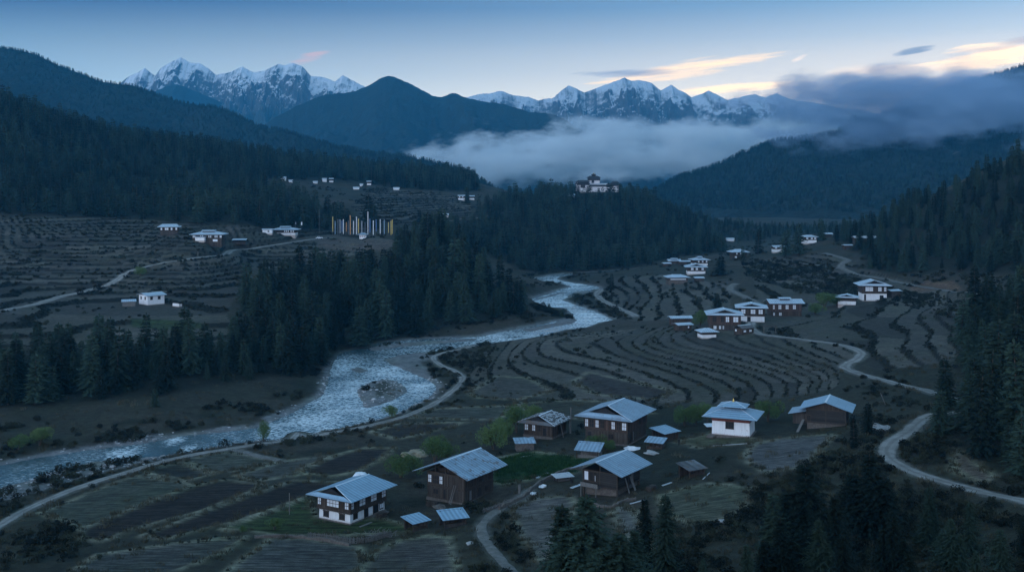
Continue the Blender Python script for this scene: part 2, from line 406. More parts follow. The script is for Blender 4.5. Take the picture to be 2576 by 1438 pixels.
for k, (w, pts) in ROADS.items():
    lo, hi = pts[:, 1].min() - 20, pts[:, 1].max() + 20
    mk = (Yg > lo) & (Yg < hi) & (Xg > pts[:, 0].min() - 20) & (Xg < pts[:, 0].max() + 20)
    xs, ys = Xg[mk], Yg[mk]
    best = np.full(xs.shape, 1e9); zt = np.zeros(xs.shape)
    zr = lookup(Zg, pts[:, 0], pts[:, 1])
    ker = np.ones(9) / 9; zr = np.convolve(np.pad(zr, 4, mode='edge'), ker, mode='valid')
    for i in range(len(pts) - 1):
        ax, ay = pts[i]; bx, by = pts[i + 1]; dx, dy = bx - ax, by - ay
        t = np.clip(((xs - ax) * dx + (ys - ay) * dy) / (dx * dx + dy * dy + 1e-9), 0, 1)
        d = np.hypot(xs - ax - t * dx, ys - ay - t * dy); c = d < best
        best[c] = d[c]; zt[c] = (zr[i] + (zr[i + 1] - zr[i]) * t)[c]
    e = np.maximum(0.004 * ys, 0.6)
    f = 1 - sstep(w * 0.5 + e * 0.6, w * 0.5 + e * 0.6 + 3.0 + e, best)
    Zg[mk] = Zg[mk] * (1 - f) + zt * f
    ROAD[mk] = np.maximum(ROAD[mk], 1 - sstep(w * 0.5, w * 0.5 + 1.2, best))
# ------------------------------------------------------------------ camera, sky, haze, render settings
cam = bpy.data.cameras.new('camera'); camo = obj('camera', cam)
camo.location = (0, 0, ZC); camo.rotation_euler = (math.pi / 2, 0, 0)
cam.sensor_width = 36.0; cam.lens = 36.0 * F / 2576.0
cam.shift_y = -(719.0 - HZ) / 2576.0               # a shift lens: the valley is seen from above with upright verticals
cam.clip_start = 1.0; cam.clip_end = 60000.0
S.camera = camo
S.view_settings.view_transform = 'Standard'; S.view_settings.look = 'None'
S.view_settings.exposure = EXPO; S.view_settings.gamma = 1.0
CY = S.cycles; CY.max_bounces = 5; CY.diffuse_bounces = 2; CY.glossy_bounces = 2; CY.transmission_bounces = 2; CY.volume_bounces = VB; CY.transparent_max_bounces = 8; CY.use_denoising = DENOISE
CY.use_adaptive_sampling = DENOISE; CY.adaptive_threshold = 0.02

SUN_AZ, SUN_EL = math.radians(34), math.radians(SUN_ELEV)
w = bpy.data.worlds.new('World'); S.world = w; w.use_nodes = True
nt = w.node_tree; nt.nodes.clear(); b = NB(nt)
sky = b.n('ShaderNodeTexSky', sky_type='NISHITA', sun_disc=False, sun_elevation=SUN_EL, sun_rotation=SUN_AZ, altitude=1200.0, air_density=1.0, dust_density=0.5, ozone_density=4.0)
# the day's last light as an azimuth/elevation field: pale towards the horizon, warm low over the sunken sun
gen = b.n('ShaderNodeTexCoord').outputs['Generated']
sx = b.n('ShaderNodeSeparateXYZ', {0: gen})
az = b.math('ARCTAN2', sx.outputs[0], sx.outputs[1])
el = b.math('ARCSINE', sx.outputs[2])
daz = b.math('ABSOLUTE', b.math('SUBTRACT', az, SUN_AZ))
side = b.math('POWER', b.maprange(daz, 0.0, 1.25, 1.0, 0.0), 1.35)
low = b.math('POWER', b.maprange(el, 0.075, 0.155, 1.0, 0.0), 1.1)
grad = b.mix(low, b.mix(side, *SKY_TOP), b.mix(side, *SKY_HOR))
warm = b.math('MULTIPLY', b.maprange(el, 0.05, 0.125, 1.0, 0.0), b.math('POWER', side, 1.5))
grad = b.mix(b.math('MULTIPLY', warm, 0.5), grad, WARM)
grad = b.mix(b.maprange(el, 0.20, 0.60, 0.0, 1.0), grad, SKY_DOME)
back = b.math('MULTIPLY', b.maprange(daz, 1.5, 2.6, 0.0, 1.0), b.maprange(el, 0.75, 0.25, 0.0, 1.0))  # low sky behind the camera, unseen, brightened to light the facing walls
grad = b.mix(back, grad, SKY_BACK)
# thin high cloud streaks lit from below the horizon
va = b.n('ShaderNodeCombineXYZ', {0: b.math('MULTIPLY', az, 9.0), 1: b.math('MULTIPLY', b.math('SUBTRACT', el, b.math('MULTIPLY', az, 0.10)), 120.0)}).outputs[0]
cn = b.noise(va, 1.3, 5, 0.62, dim='2D')
def streak(a0, e0, aw, ew, tilt, seed, amt, thr=0.45):
    da = b.math('SUBTRACT', az, a0); de = b.math('SUBTRACT', b.math('SUBTRACT', el, e0), b.math('MULTIPLY', da, tilt))
    m1 = b.math('ADD', b.math('POWER', b.math('DIVIDE', da, aw), 2.0), b.math('POWER', b.math('DIVIDE', de, ew), 2.0))
    m1 = b.maprange(b.math('ADD', m1, b.math('MULTIPLY', b.math('SUBTRACT', cn, 0.5), 2.6)), 0.0, 0.9, 1.0, 0.0)
    return b.math('MULTIPLY', m1, amt)
def px(u, v): return math.atan((u - UC) / F), math.atan((HZ - v) / F)
col = grad
for (u, v, du, dv, tilt, seed, amt, c, thr) in CLOUDS:
    a0, e0 = px(u, v)
    col = b.mix(streak(a0, e0, du / F, dv / F, tilt, seed, amt, thr), col, c)
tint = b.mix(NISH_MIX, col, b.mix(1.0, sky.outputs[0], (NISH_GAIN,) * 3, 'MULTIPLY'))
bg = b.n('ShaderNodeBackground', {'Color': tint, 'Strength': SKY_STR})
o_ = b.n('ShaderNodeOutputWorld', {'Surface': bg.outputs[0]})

sun = bpy.data.lights.new('sun', 'SUN'); sun.energy = SUN_STR; sun.angle = math.radians(8.0); sun.color = (1.0, 0.62, 0.40)
so = obj('sun', sun)
sd_ = Vector((math.sin(SUN_AZ) * math.cos(SUN_EL), math.cos(SUN_AZ) * math.cos(SUN_EL), math.sin(SUN_EL)))
so.rotation_euler = sd_.to_track_quat('Z', 'Y').to_euler()

def box_mesh(name, lo, hi, mat):
    x0, y0, z0 = lo; x1, y1, z1 = hi
    v = [(x0,y0,z0),(x1,y0,z0),(x1,y1,z0),(x0,y1,z0),(x0,y0,z1),(x1,y0,z1),(x1,y1,z1),(x0,y1,z1)]
    f = [(0,3,2,1),(4,5,6,7),(0,1,5,4),(1,2,6,5),(2,3,7,6),(3,0,4,7)]
    return mesh_np(name, v, f, mat)

if HAZE:
    m, nt = new_mat('haze'); b = NB(nt)
    pv = b.n('ShaderNodeVolumePrincipled', {'Color': (*HAZE_COL, 1), 'Density': HAZE, 'Anisotropy': 0.1})
    b.out(None, pv.outputs[0]); m.cycles.volume_sampling = 'DISTANCE'
    tag(obj('haze', box_mesh('haze', (-6000, -900, -62), (6000, 8400, 880), m)), 'blue evening haze filling the valley', kind='stuff')

# ------------------------------------------------------------------ ground colours
n1, n2, n3 = fbm(Xg, Yg, 55, 4, 60), fbm(Xg, Yg, 14, 4, 61), fbm(Xg, Yg, 3.0, 3, 62)
def mixc(A, c, f):
    f = np.clip(f, 0, 1)[..., None]; return A * (1 - f) + np.array(c) * f
G = np.zeros((*Zg.shape, 3)); G[:] = (0.085, 0.085, 0.062)
G = mixc(G, (0.13, 0.11, 0.088), sstep(-0.2, 0.5, n1 + 0.5 * n2))
G = mixc(G, (0.05, 0.056, 0.038), sstep(0.1, 0.6, n2 - n1 * 0.3))
# each terrace gets its own crop or bare soil
h1 = _hash(np.floor(CELL), np.floor(fbm(Xg, Yg, 120, 2, 70) * 3.5), 5)
tm = CELL != 0
fieldc = np.stack([np.interp(h1, [0, .3, .6, 1], v) for v in ((.07, .15, .11, .21), (.064, .138, .105, .19), (.055, .122, .082, .165))], -1)
G = np.where(tm[..., None], fieldc * 1.18 * (1 + 0.22 * n3 + 0.18 * n2)[..., None], G)
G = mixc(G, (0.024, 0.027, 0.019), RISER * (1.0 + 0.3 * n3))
PARCELS = [
 ((.105,.115,.088),[(101,1289),(237,1232),(338,1195),(457,1212),(487,1222),(338,1276),(217,1327)]),
 ((.072,.06,.054),[(203,1333),(338,1279),(491,1222),(558,1208),(660,1218),(643,1232),(508,1286),(338,1330),(254,1361),(203,1354)]),
 ((.062,.05,.046),[(359,1347),(515,1286),(660,1235),(745,1208),(861,1215),(779,1249),(592,1313),(406,1357)]),
 ((.12,.125,.105),[(467,1154),(575,1134),(704,1157),(582,1185),(528,1188)]),
 ((.078,.08,.07),[(366,1181),(457,1161),(542,1191),(474,1208),(380,1192)]),
 ((.115,.115,.098),[(596,1195),(704,1161),(861,1141),(779,1168),(738,1195),(643,1208)]),
 ((.066,.054,.052),[(756,1188),(834,1147),(918,1127),(993,1127),(952,1161),(901,1185),(834,1198)]),
 ((.08,.072,.068),[(935,1086),(1003,1066),(1172,1063),(1087,1086),(999,1105)]),
 ((.115,.118,.10),[(1020,1049),(1088,1029),(1223,1022),(1310,1019),(1250,1056),(1121,1053)]),
 ((.125,.125,.115),[(749,1354),(900,1372),(920,1420),(895,1445),(560,1445),(620,1400),(680,1352)]),
 ((.13,.12,.11),[(892,1442),(940,1392),(1010,1357),(1080,1347),(1130,1352),(1140,1395),(1150,1442)]),
 ((.11,.11,.10),[(170,1445),(250,1395),(420,1370),(620,1350),(560,1390),(420,1445)]),
 ((.20,.185,.175),[(1285,1290),(1300,1268),(1340,1254),(1430,1248),(1450,1270),(1420,1330),(1395,1400),(1350,1410),(1310,1345)]),
 ((.20,.19,.18),[(1560,1262),(1600,1290),(1645,1385),(1610,1425),(1570,1345),(1540,1290)]),
 ((.125,.13,.092),[(1660,1245),(1780,1215),(1900,1225),(1860,1290),(1740,1320),(1670,1290)]),
 ((.17,.165,.165),[(1870,1152),(1895,1118),(1960,1103),(2050,1093),(2100,1092),(2045,1150),(2005,1177),(1920,1186)]),
 ((.035,.10,.03),[(1225,1205),(1255,1152),(1330,1136),(1460,1150),(1510,1150),(1440,1190),(1330,1207),(1260,1222)]),
 ((.075,.115,.04),[(560,1330),(700,1280),(780,1245),(800,1300),(960,1305),(1060,1330),(1000,1342),(700,1347)]),
 ((.14,.15,.085),[(1700,1110),(1760,1098),(1800,1084),(1900,1104),(1925,1112),(1760,1126)]),
 ((.12,.115,.10),[(1180,985),(1250,945),(1330,950),(1390,985),(1300,1005),(1200,1000)]),
 ((.10,.10,.075),[(1300,1015),(1420,1008),(1560,1010),(1640,1040),(1500,1055),(1360,1050)]),
 ((.085,.075,.07),[(1480,935),(1600,960),(1700,985),(1640,1005),(1500,990),(1440,960)]),
 ((.075,.115,.05),[(330,800),(460,805),(520,820),(420,830),(330,822)]),
 ((.24,.15,.105),[(2290,716),(2330,708),(2400,705),(2420,730),(2330,733),(2290,728)]),
 ((.17,.14,.12),[(2270,580),(2360,575),(2370,620),(2290,640)]),
 ((.16,.135,.12),[(800,600),(960,600),(1010,612),(960,632),(860,630),(800,618)]),
 ((.20,.15,.13),[(2400,1130),(2440,1150),(2500,1200),(2470,1215),(2400,1180)]),
]
UVu = UC + Tg * F; UVv = HZ + (ZC - Zg) * F / Yg
FURROW = np.zeros(Zg.shape); LINE = np.zeros(Zg.shape)
for c, P in PARCELS:
    c = tuple(np.array(c) * (0.75 if c[0] < 0.085 and c[1] < 0.1 else 1.25 if c[0] > 0.1 else 1.0))
    us = [p[0] for p in P]; vs = [p[1] for p in P]
    W = [hit(*p) for p in P]; W = [(a, q) for a, q, _ in W]
    lo, hi = min(p[1] for p in W) - 6, max(p[1] for p in W) + 6
    mk = (Yg > lo) & (Yg < hi) & (UVu > min(us) - 30) & (UVu < max(us) + 30)
    ins = inpoly(Xg[mk], Yg[mk], W); d = segdist(Xg[mk], Yg[mk], W, True)
    sd = np.where(ins, d, -d) + n3[mk] * 0.5
    e = 0.003 * Yg[mk]
    f = sstep(-e, e, sd)
    G[mk] = mixc(G[mk], c, f * 0.92) * (1 + 0.16 * (f * (n3[mk] + n2[mk])))[..., None]
    ln = np.exp(-(sd / (0.45 + 0.8 * e)) ** 2) * (lo < 330)
    LINE[mk] = np.maximum(LINE[mk], ln)
    FURROW[mk] = np.maximum(FURROW[mk], f)
    if c[1] < .14 and lo < 300: Zg[mk] = Zg[mk] + 0.25 * ln
G = mixc(G, (0.48, 0.46, 0.34), LINE * (0.7 + 0.6 * n3))
G *= 0.38
# gravel and sand by the water, bushes' dark soil above it
GRAV_UV = [[(0,1232),(152,1182),(237,1162),(338,1155),(410,1146),(425,1152),(330,1172),(200,1205),(100,1235),(0,1262)],
           [(1000,893),(1080,884),(1100,900),(1060,910),(1080,935),(1100,955),(1090,965),(1013,929),(965,905)],
           [(0,1171),(102,1151),(237,1130),(338,1117),(440,1100),(643,1076),(640,1066),(440,1090),(330,1105),(200,1125),(0,1160)],
           [(677,1063),(745,1032),(812,995),(830,951),(818,951),(795,992),(740,1022),(660,1052)]]
gm = np.exp(-((RD - 0.8) / 1.6) ** 2) * (RD < 100)
for P in GRAV_UV:
    W = [flat0(p[0], p[1], 0.4) for p in P]
    mk = (Yg < 460) & (Yg > 200)
    ins = inpoly(Xg[mk], Yg[mk], W); d = segdist(Xg[mk], Yg[mk], W, True)
    gm[mk] = np.maximum(gm[mk], sstep(-1.0, 1.0, np.where(ins, d, -d) + n3[mk] * 1.5))
gm = np.maximum(gm, ISL)
G = mixc(G, np.array((0.165, 0.168, 0.175)), np.clip(gm * (0.85 + 0.35 * n3), 0, 1))
G = mixc(G, (0.03, 0.033, 0.024), ISL * (sstep(4.2, 5.6, RD + 1.6 * n3)) * (Yg < 420) * 0.8)
G = mixc(G, (0.13, 0.125, 0.115), ROAD * 0.8)
# verges
FOREST = {
 'A': ([(-300,180),(0,255),(150,300),(300,343),(600,383),(660,398),(668,470),(780,512),(885,558),(830,580),(700,577),(600,566),(480,562),(300,548),(0,540),(-300,540)], 640, 1420, 7.8, (9.5, 15.5)),
 'A2': ([(652,394),(900,424),(1190,448),(1205,482),(1100,480),(960,470),(900,456),(700,450),(662,458)], 1080, 1480, 8.0, (10, 17)),
 'B': ([(-250,1035),(0,1024),(200,1014),(400,992),(600,962),(790,930),(850,900),(700,850),(600,872),(450,888),(200,902),(0,912),(-250,912)], 285, 410, 5.6, (8, 16)),
 'C': ([(602,742),(650,728),(740,716),(850,706),(960,696),(1002,652),(1045,602),(1105,600),(1160,640),(1250,722),(1328,788),(1250,802),(1100,832),(950,862),(850,892),(840,930),(780,940),(700,900),(700,860),(640,830)], 400, 740, 6.6, (12, 19)),
 'D': ([(1040,604),(1100,592),(1190,560),(1215,528),(1250,505),(1400,488),(1450,492),(1560,494),(1600,488),(1700,538),(1800,608),(1825,634),(1700,645),(1560,682),(1330,684),(1280,662),(1180,622),(1090,590)], 700, 1260, 7.4, (9, 15)),
 'E': ([(2085,602),(2200,568),(2300,515),(2450,455),(2576,400),(2800,290),(2800,640),(2576,685),(2480,692),(2350,682),(2250,692),(2180,672),(2155,620)], 440, 800, 7.4, (8, 13.5)),
 'V': ([(1660,560),(1830,603),(1900,607),(1990,592),(2060,588),(2290,565),(2290,500),(1660,500)], 900, 1300, 8.0, (5, 9)),
 'H': ([(2440,770),(2576,740),(2800,720),(2800,1180),(2576,1200),(2480,1170),(2400,1120),(2345,1080),(2360,1010),(2430,1000),(2410,900)], 170, 420, 7.6, (10, 16)),
}
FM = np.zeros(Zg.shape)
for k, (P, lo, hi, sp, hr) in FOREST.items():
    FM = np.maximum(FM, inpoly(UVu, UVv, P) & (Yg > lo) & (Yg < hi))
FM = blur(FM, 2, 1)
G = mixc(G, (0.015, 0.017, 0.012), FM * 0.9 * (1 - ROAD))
# rough hillside in the near right corner and under the camera
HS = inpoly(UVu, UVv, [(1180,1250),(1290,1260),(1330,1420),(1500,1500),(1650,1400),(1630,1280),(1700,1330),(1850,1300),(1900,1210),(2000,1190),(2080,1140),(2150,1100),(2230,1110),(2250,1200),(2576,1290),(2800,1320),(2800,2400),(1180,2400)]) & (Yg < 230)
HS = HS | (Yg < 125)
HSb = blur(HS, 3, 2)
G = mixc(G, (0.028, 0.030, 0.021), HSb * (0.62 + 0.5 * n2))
G = np.clip(G, 0.008, 0.6)

# ------------------------------------------------------------------ ground mesh
def grid_faces(ny, nx, keep=None):
    i = np.arange(ny * nx).reshape(ny, nx)
    f = np.stack([i[:-1, :-1], i[:-1, 1:], i[1:, 1:], i[1:, :-1]], -1)
    if keep is not None: f = f[keep]
    return f.reshape(-1, 4)
def compact(verts, faces, *extra):
    used = np.unique(faces); remap = np.full(len(verts), -1); remap[used] = np.arange(len(used))
    return (verts[used], remap[faces]) + tuple(e[used] for e in extra)

m, nt = new_mat('ground'); b = NB(nt)
pos = b.n('ShaderNodeNewGeometry').outputs['Position']
ca = b.n('ShaderNodeVertexColor', layer_name='tint').outputs[0]
fa = b.n('ShaderNodeAttribute', attribute_name='furrow').outputs['Fac']
na = b.noise(pos, 0.55, 6, 0.65); nb_ = b.noise(pos, 4.5, 4, 0.7); nc = b.noise(pos, 0.07, 3, 0.5)
mpn = b.n('ShaderNodeMapping', {'Vector': pos}); mpn.inputs['Rotation'].default_value = (0, 0, 0.9); mpn.inputs['Scale'].default_value = (0.25, 2.2, 1)
nf = b.noise(mpn.outputs[0], 0.75, 3, 0.5)
dt = b.math('ADD', b.math('MULTIPLY', na, 0.5), b.math('MULTIPLY', nb_, 0.5))
v = b.maprange(dt, 0.32, 0.68, 0.30, 1.75)
v2 = b.math('MULTIPLY', v, b.math('ADD', 1.0, b.math('MULTIPLY', fa, b.math('SUBTRACT', b.maprange(nf, 0.32, 0.68, 0.45, 1.55), 1.0))))
c = b.mix(1.0, ca, b.n('ShaderNodeCombineColor', {0: v2, 1: v2, 2: v2}).outputs[0], 'MULTIPLY')
c = b.mix(b.maprange(nc, 0.45, 0.75, 0.0, 0.35), c, b.mix(1.0, c, (0.8, 1.0, 0.62), 'MULTIPLY'))
hgt = b.math('ADD', b.math('MULTIPLY', nb_, 0.6), b.math('MULTIPLY', b.math('MULTIPLY', nf, fa), 0.8))
b.out(b.bsdf(c, 0.95, b.bump(hgt, 0.8, 0.35), **{'Specular IOR Level': 0.15}))
GROUND_MAT = m
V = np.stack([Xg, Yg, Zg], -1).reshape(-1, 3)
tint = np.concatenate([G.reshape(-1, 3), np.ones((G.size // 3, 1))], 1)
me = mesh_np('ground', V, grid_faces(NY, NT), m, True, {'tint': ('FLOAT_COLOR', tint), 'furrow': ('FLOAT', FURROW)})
tag(obj('ground', me), kind='structure')
# the lowland under and beyond the far hills
PL = simple_mat('valley_floor', (0.035, 0.042, 0.035), 0.95, 0.3, 0.01, 0.0)
tag(obj('land', mesh_np('land', [(-5900,-800,-60),(5900,-800,-60),(5900,8300,-60),(-5900,8300,-60)], [(0,1,2,3)], PL)), kind='structure')

# ------------------------------------------------------------------ water
m, nt = new_mat('river_water'); b = NB(nt)
pos = b.n('ShaderNodeNewGeometry').outputs['Position']
fo = b.n('ShaderNodeAttribute', attribute_name='foam_glare').outputs['Fac']
mp = b.n('ShaderNodeMapping', {'Vector': pos}); mp.inputs['Rotation'].default_value = (0, 0, 0.5); mp.inputs['Scale'].default_value = (1.0, 1.5, 1)
w1 = b.noise(mp.outputs[0], 0.85, 6, 0.68); w2 = b.noise(mp.outputs[0], 0.09, 3, 0.55)
cr = b.maprange(b.math('ADD', b.math('MULTIPLY', w1, 0.85), b.math('MULTIPLY', w2, 0.25)), 0.50, 0.74, 0.0, 1.0)
fm = b.math('MULTIPLY', cr, b.math('MULTIPLY', fo, 1.8), clamp=True)
cw = b.mix(fm, b.mix(b.math('MULTIPLY', fo, 0.8, clamp=True), (0.020, 0.055, 0.065), (0.11, 0.18, 0.21)), (0.80, 0.83, 0.86))
ro = b.maprange(fm, 0.0, 0.6, 0.10, 0.6)
hh = b.math('ADD', w1, b.math('MULTIPLY', w2, 0.6))
ydist = b.n('ShaderNodeSeparateXYZ', {0: pos}).outputs[1]
bn = b.n('ShaderNodeBump', {'Height': hh, 'Distance': 0.2}); nt.links.new(b.math('ADD', b.maprange(ydist, 300.0, 450.0, 0.5, 0.02), b.math('MULTIPLY', fm, 0.6)), bn.inputs['Strength'])
b.out(b.bsdf(cw, ro, bn.outputs[0], IOR=1.40, **{'Specular IOR Level': 0.75}))
kq = (RD[:-1, :-1] < 2.5) | (RD[1:, 1:] < 2.5)
foam_glare = np.zeros(Zg.shape)  # river foam; on far reaches it also whitens the water in place of sky reflection
for (u, v, r, a) in [(900,1000,150,1.0),(980,940,120,.95),(860,920,70,1.1),(800,1060,120,1.0),(700,1085,60,.8),(1060,975,60,1.0),(312,1137,38,1.3),(475,1127,18,1.2),(440,1108,22,.9),(1480,800,90,1.3),(1400,760,90,1.3),(1420,712,100,1.2),(1250,855,120,1.1),(1040,880,110,.55),(560,1110,80,.35),(220,1160,120,.28),(60,1195,80,.25)]:
    x, y = flat0(u, v); rr = r / F * y
    foam_glare = np.maximum(foam_glare, a * np.exp(-(((Xg - x) / rr) ** 2 + ((Yg - y) / (rr * 2.2)) ** 2)))
fv, ff, fw = compact(np.stack([Xg, Yg, 0.06 * fbm(Xg, Yg, 3.0, 3, 77)], -1).reshape(-1, 3), grid_faces(NY, NT, kq), foam_glare.ravel())
tag(obj('river', mesh_np('river', fv, ff, m, True, {'foam_glare': ('FLOAT', fw)})), kind='structure')

# ------------------------------------------------------------------ road surfaces
m, nt = new_mat('dirt_road'); b = NB(nt)
pos = b.n('ShaderNodeNewGeometry').outputs['Position']
ac = b.n('ShaderNodeAttribute', attribute_name='across').outputs['Fac']
na = b.noise(pos, 0.6, 5, 0.6); nb2 = b.noise(pos, 3.5, 4, 0.6)
base = b.ramp(b.math('ADD', b.math('MULTIPLY', na, 0.6), b.math('MULTIPLY', nb2, 0.4)), [(0.3, (0.16, 0.15, 0.14)), (0.7, (0.36, 0.345, 0.33))])
a2 = b.math('ABSOLUTE', ac)
ridge_ = b.maprange(b.math('ABSOLUTE', b.math('SUBTRACT', a2, 0.0)), 0.12, 0.3, 1.0, 0.0)
verge = b.maprange(a2, 0.72, 1.0, 0.0, 1.0)
gmask = b.math('MULTIPLY', b.math('MAXIMUM', b.math('MULTIPLY', ridge_, 0.5), verge), b.maprange(nb2, 0.38, 0.6, 0.2, 1.0))
base = b.mix(b.maprange(b.noise(pos, 0.16, 4, 0.6), 0.42, 0.68, 0.0, 0.55), base, (0.10, 0.095, 0.085))
c = b.mix(gmask, base, (0.06, 0.058, 0.044))
b.out(b.bsdf(c, 0.95, b.bump(nb2, 0.6, 0.12), **{'Specular IOR Level': 0.15}))
ROAD_MAT = m
PATH_MAT = simple_mat('trodden_earth', (0.13, 0.125, 0.115), 0.95, 0.6, 0.8, 0.8)
for k, (w_, pts) in ROADS.items():
    n = len(pts); d = np.gradient(pts, axis=0); d /= np.linalg.norm(d, axis=1)[:, None] + 1e-9
    nrm = np.c_[-d[:, 1], d[:, 0]]
    vs, ac = [], []
    for j, a in enumerate(np.linspace(-1, 1, 7)):
        ww = w_ * 0.5 * (1 + 0.5 * fbm(pts[:, 0], pts[:, 1], 5, 4, 90 + (j > 3)))
        p = pts + nrm * (a * ww)[:, None]
        z = lookup(Zg, p[:, 0], p[:, 1]) + 0.05 + 0.0004 * pts[:, 1] - (abs(a) == 1) * 0.06
        vs.append(np.c_[p, z]); ac.append(np.full(n, a))
    vs = np.stack(vs, 1).reshape(-1, 3); ac = np.stack(ac, 1).ravel()
    nm = 'dirt_road' if 'road' in k else 'footpath'
    tag(obj(nm, mesh_np(nm, vs, grid_faces(n, 7), m if 'road' in k else PATH_MAT, True, {'across': ('FLOAT', ac)})), kind='structure')

# ------------------------------------------------------------------ far hills and snow peaks
def hill_mat(name, col, var=0.35, scale=0.01, bumpd=6.0, scar=0.0):
    m, nt = new_mat(name); b = NB(nt)
    pos = b.n('ShaderNodeNewGeometry').outputs['Position']
    n1 = b.noise(pos, scale, 6, 0.65); n2 = b.noise(pos, scale * 9, 4, 0.65)
    f = b.math('ADD', b.math('MULTIPLY', n1, 0.5), b.math('MULTIPLY', n2, 0.5))
    c = b.ramp(f, [(0.35, tuple(x * (1 - var) for x in col)), (0.65, tuple(x * (1 + var) for x in col))])
    if scar: c = b.mix(b.maprange(n1, 0.66, 0.72, 0.0, scar), c, (0.16, 0.14, 0.12))
    b.out(b.bsdf(c, 0.95, b.bump(n2, 0.9, bumpd), **{'Specular IOR Level': 0.1})); return m

def snow_mat(name, line, width, snowc=(0.62, 0.66, 0.70), col_low=(0.04, 0.05, 0.045)):
    m, nt = new_mat(name); b = NB(nt)
    geo = b.n('ShaderNodeNewGeometry'); pos = geo.outputs['Position']
    nz = b.n('ShaderNodeSeparateXYZ', {0: geo.outputs['Normal']}).outputs[2]
    z = b.n('ShaderNodeSeparateXYZ', {0: pos}).outputs[2]
    n1 = b.noise(pos, 0.0026, 6, 0.65); n2 = b.noise(pos, 0.015, 5, 0.7)
    rough = b.math('ADD', b.math('MULTIPLY', n1, 0.55), b.math('MULTIPLY', n2, 0.45))
    mp = b.n('ShaderNodeMapping', {'Vector': pos}); mp.inputs['Scale'].default_value = (0.014, 0.0035, 0.0055); mp.inputs['Rotation'].default_value = (0, 0.5, 0)
    ribs = b.noise(mp.outputs[0], 1.0, 6, 0.7)
    mp2 = b.n('ShaderNodeMapping', {'Vector': pos}); mp2.inputs['Scale'].default_value = (0.014, 0.0035, 0.0055); mp2.inputs['Rotation'].default_value = (0, -0.55, 0)
    rib2 = b.noise(mp2.outputs[0], 1.0, 6, 0.7)
    st = b.math('ADD', nz, b.math('ADD', b.math('MULTIPLY', b.math('SUBTRACT', rough, 0.5), 0.5), b.math('MULTIPLY', b.math('SUBTRACT', b.math('MINIMUM', ribs, rib2), 0.44), 1.1)))
    alt = b.maprange(b.math('ADD', z, b.math('MULTIPLY', b.math('SUBTRACT', rough, 0.5), width * 2.4)), line - width, line + width, 0.0, 1.0)
    sn = b.math('MULTIPLY', b.maprange(st, 0.56, 0.80, 0.0, 1.0), alt)
    rock = b.ramp(n2, [(0.3, (0.05, 0.052, 0.055)), (0.7, (0.11, 0.11, 0.11))])
    lowc = b.mix(b.maprange(alt, 0.0, 0.5, 0.0, 1.0), col_low, rock)
    c = b.mix(sn, lowc, snowc)
    b.out(b.bsdf(c, 0.9, b.bump(b.math('ADD', rough, b.math('MINIMUM', ribs, rib2)), 1.0, 30.0), **{'Specular IOR Level': 0.1})); return m

def ridge(name, sil, mat, nx, ny, base, seed, rough, jag, face=1.0, power=1.25, gully=None, back=0.5, kind='structure', dscale=1.0, sharp=False, maxrun=1e9):
    """a mountain whose skyline passes the given (u, v, distance) points; its near slope falls to base over face*height"""
    sil = [(a, b_, d * dscale) for a, b_, d in sorted(sil)]; us = np.array([p[0] for p in sil], float)
    u = np.linspace(us[0], us[-1], nx); t = (u - UC) / F
    sm = np.array(smooth_line([p for p in sil], 6)) if not sharp else np.array(sil, float)
    o = np.argsort(sm[:, 0]); sm = sm[o]
    vc = np.interp(u, sm[:, 0], sm[:, 1]); yc = np.interp(u, sm[:, 0], sm[:, 2])
    zc = ZC - (vc - HZ) * yc / F
    zc = zc + jag * fbm(t * yc, yc * 0, 60 + jag * 6, 5, seed + 3, 0.6)
    sv = np.concatenate([np.linspace(-back, 0, max(6, ny // 6), endpoint=False), np.linspace(0, 1, ny) ** 1.15])
    Tt, Ss = np.meshgrid(t, sv)
    H = (zc - base)[None]; Yc = yc[None]
    run = np.minimum(face * np.maximum(H, 60), maxrun)
    Y = Yc - Ss * run; X = Tt * Yc + (Tt * (Y - Yc)) * 0.35
    sa = np.abs(Ss)
    Z = base + H * (1 - np.clip(sa, 0, 1)) ** power
    amp = rough * sstep(0.0, 0.35, sa) * (1 - 0.6 * sa)
    gs = gully or (float(np.mean(zc - base)) * 0.8)
    n = ridged(X, Y * 0.55, gs, 6, seed) - 0.45
    Z = Z + n * amp + fbm(X, Y, gs * 0.25, 4, seed + 8) * amp * 0.25
    Z[-1] = np.minimum(Z[-1], base - 20)
    ny2 = len(sv)
    me = mesh_np(name, np.stack([X, Y, Z], -1).reshape(-1, 3), grid_faces(ny2, nx)[:, ::-1], mat, True)
    o = obj(name, me); tag(o, kind=kind); return o, (X, Y, Z)

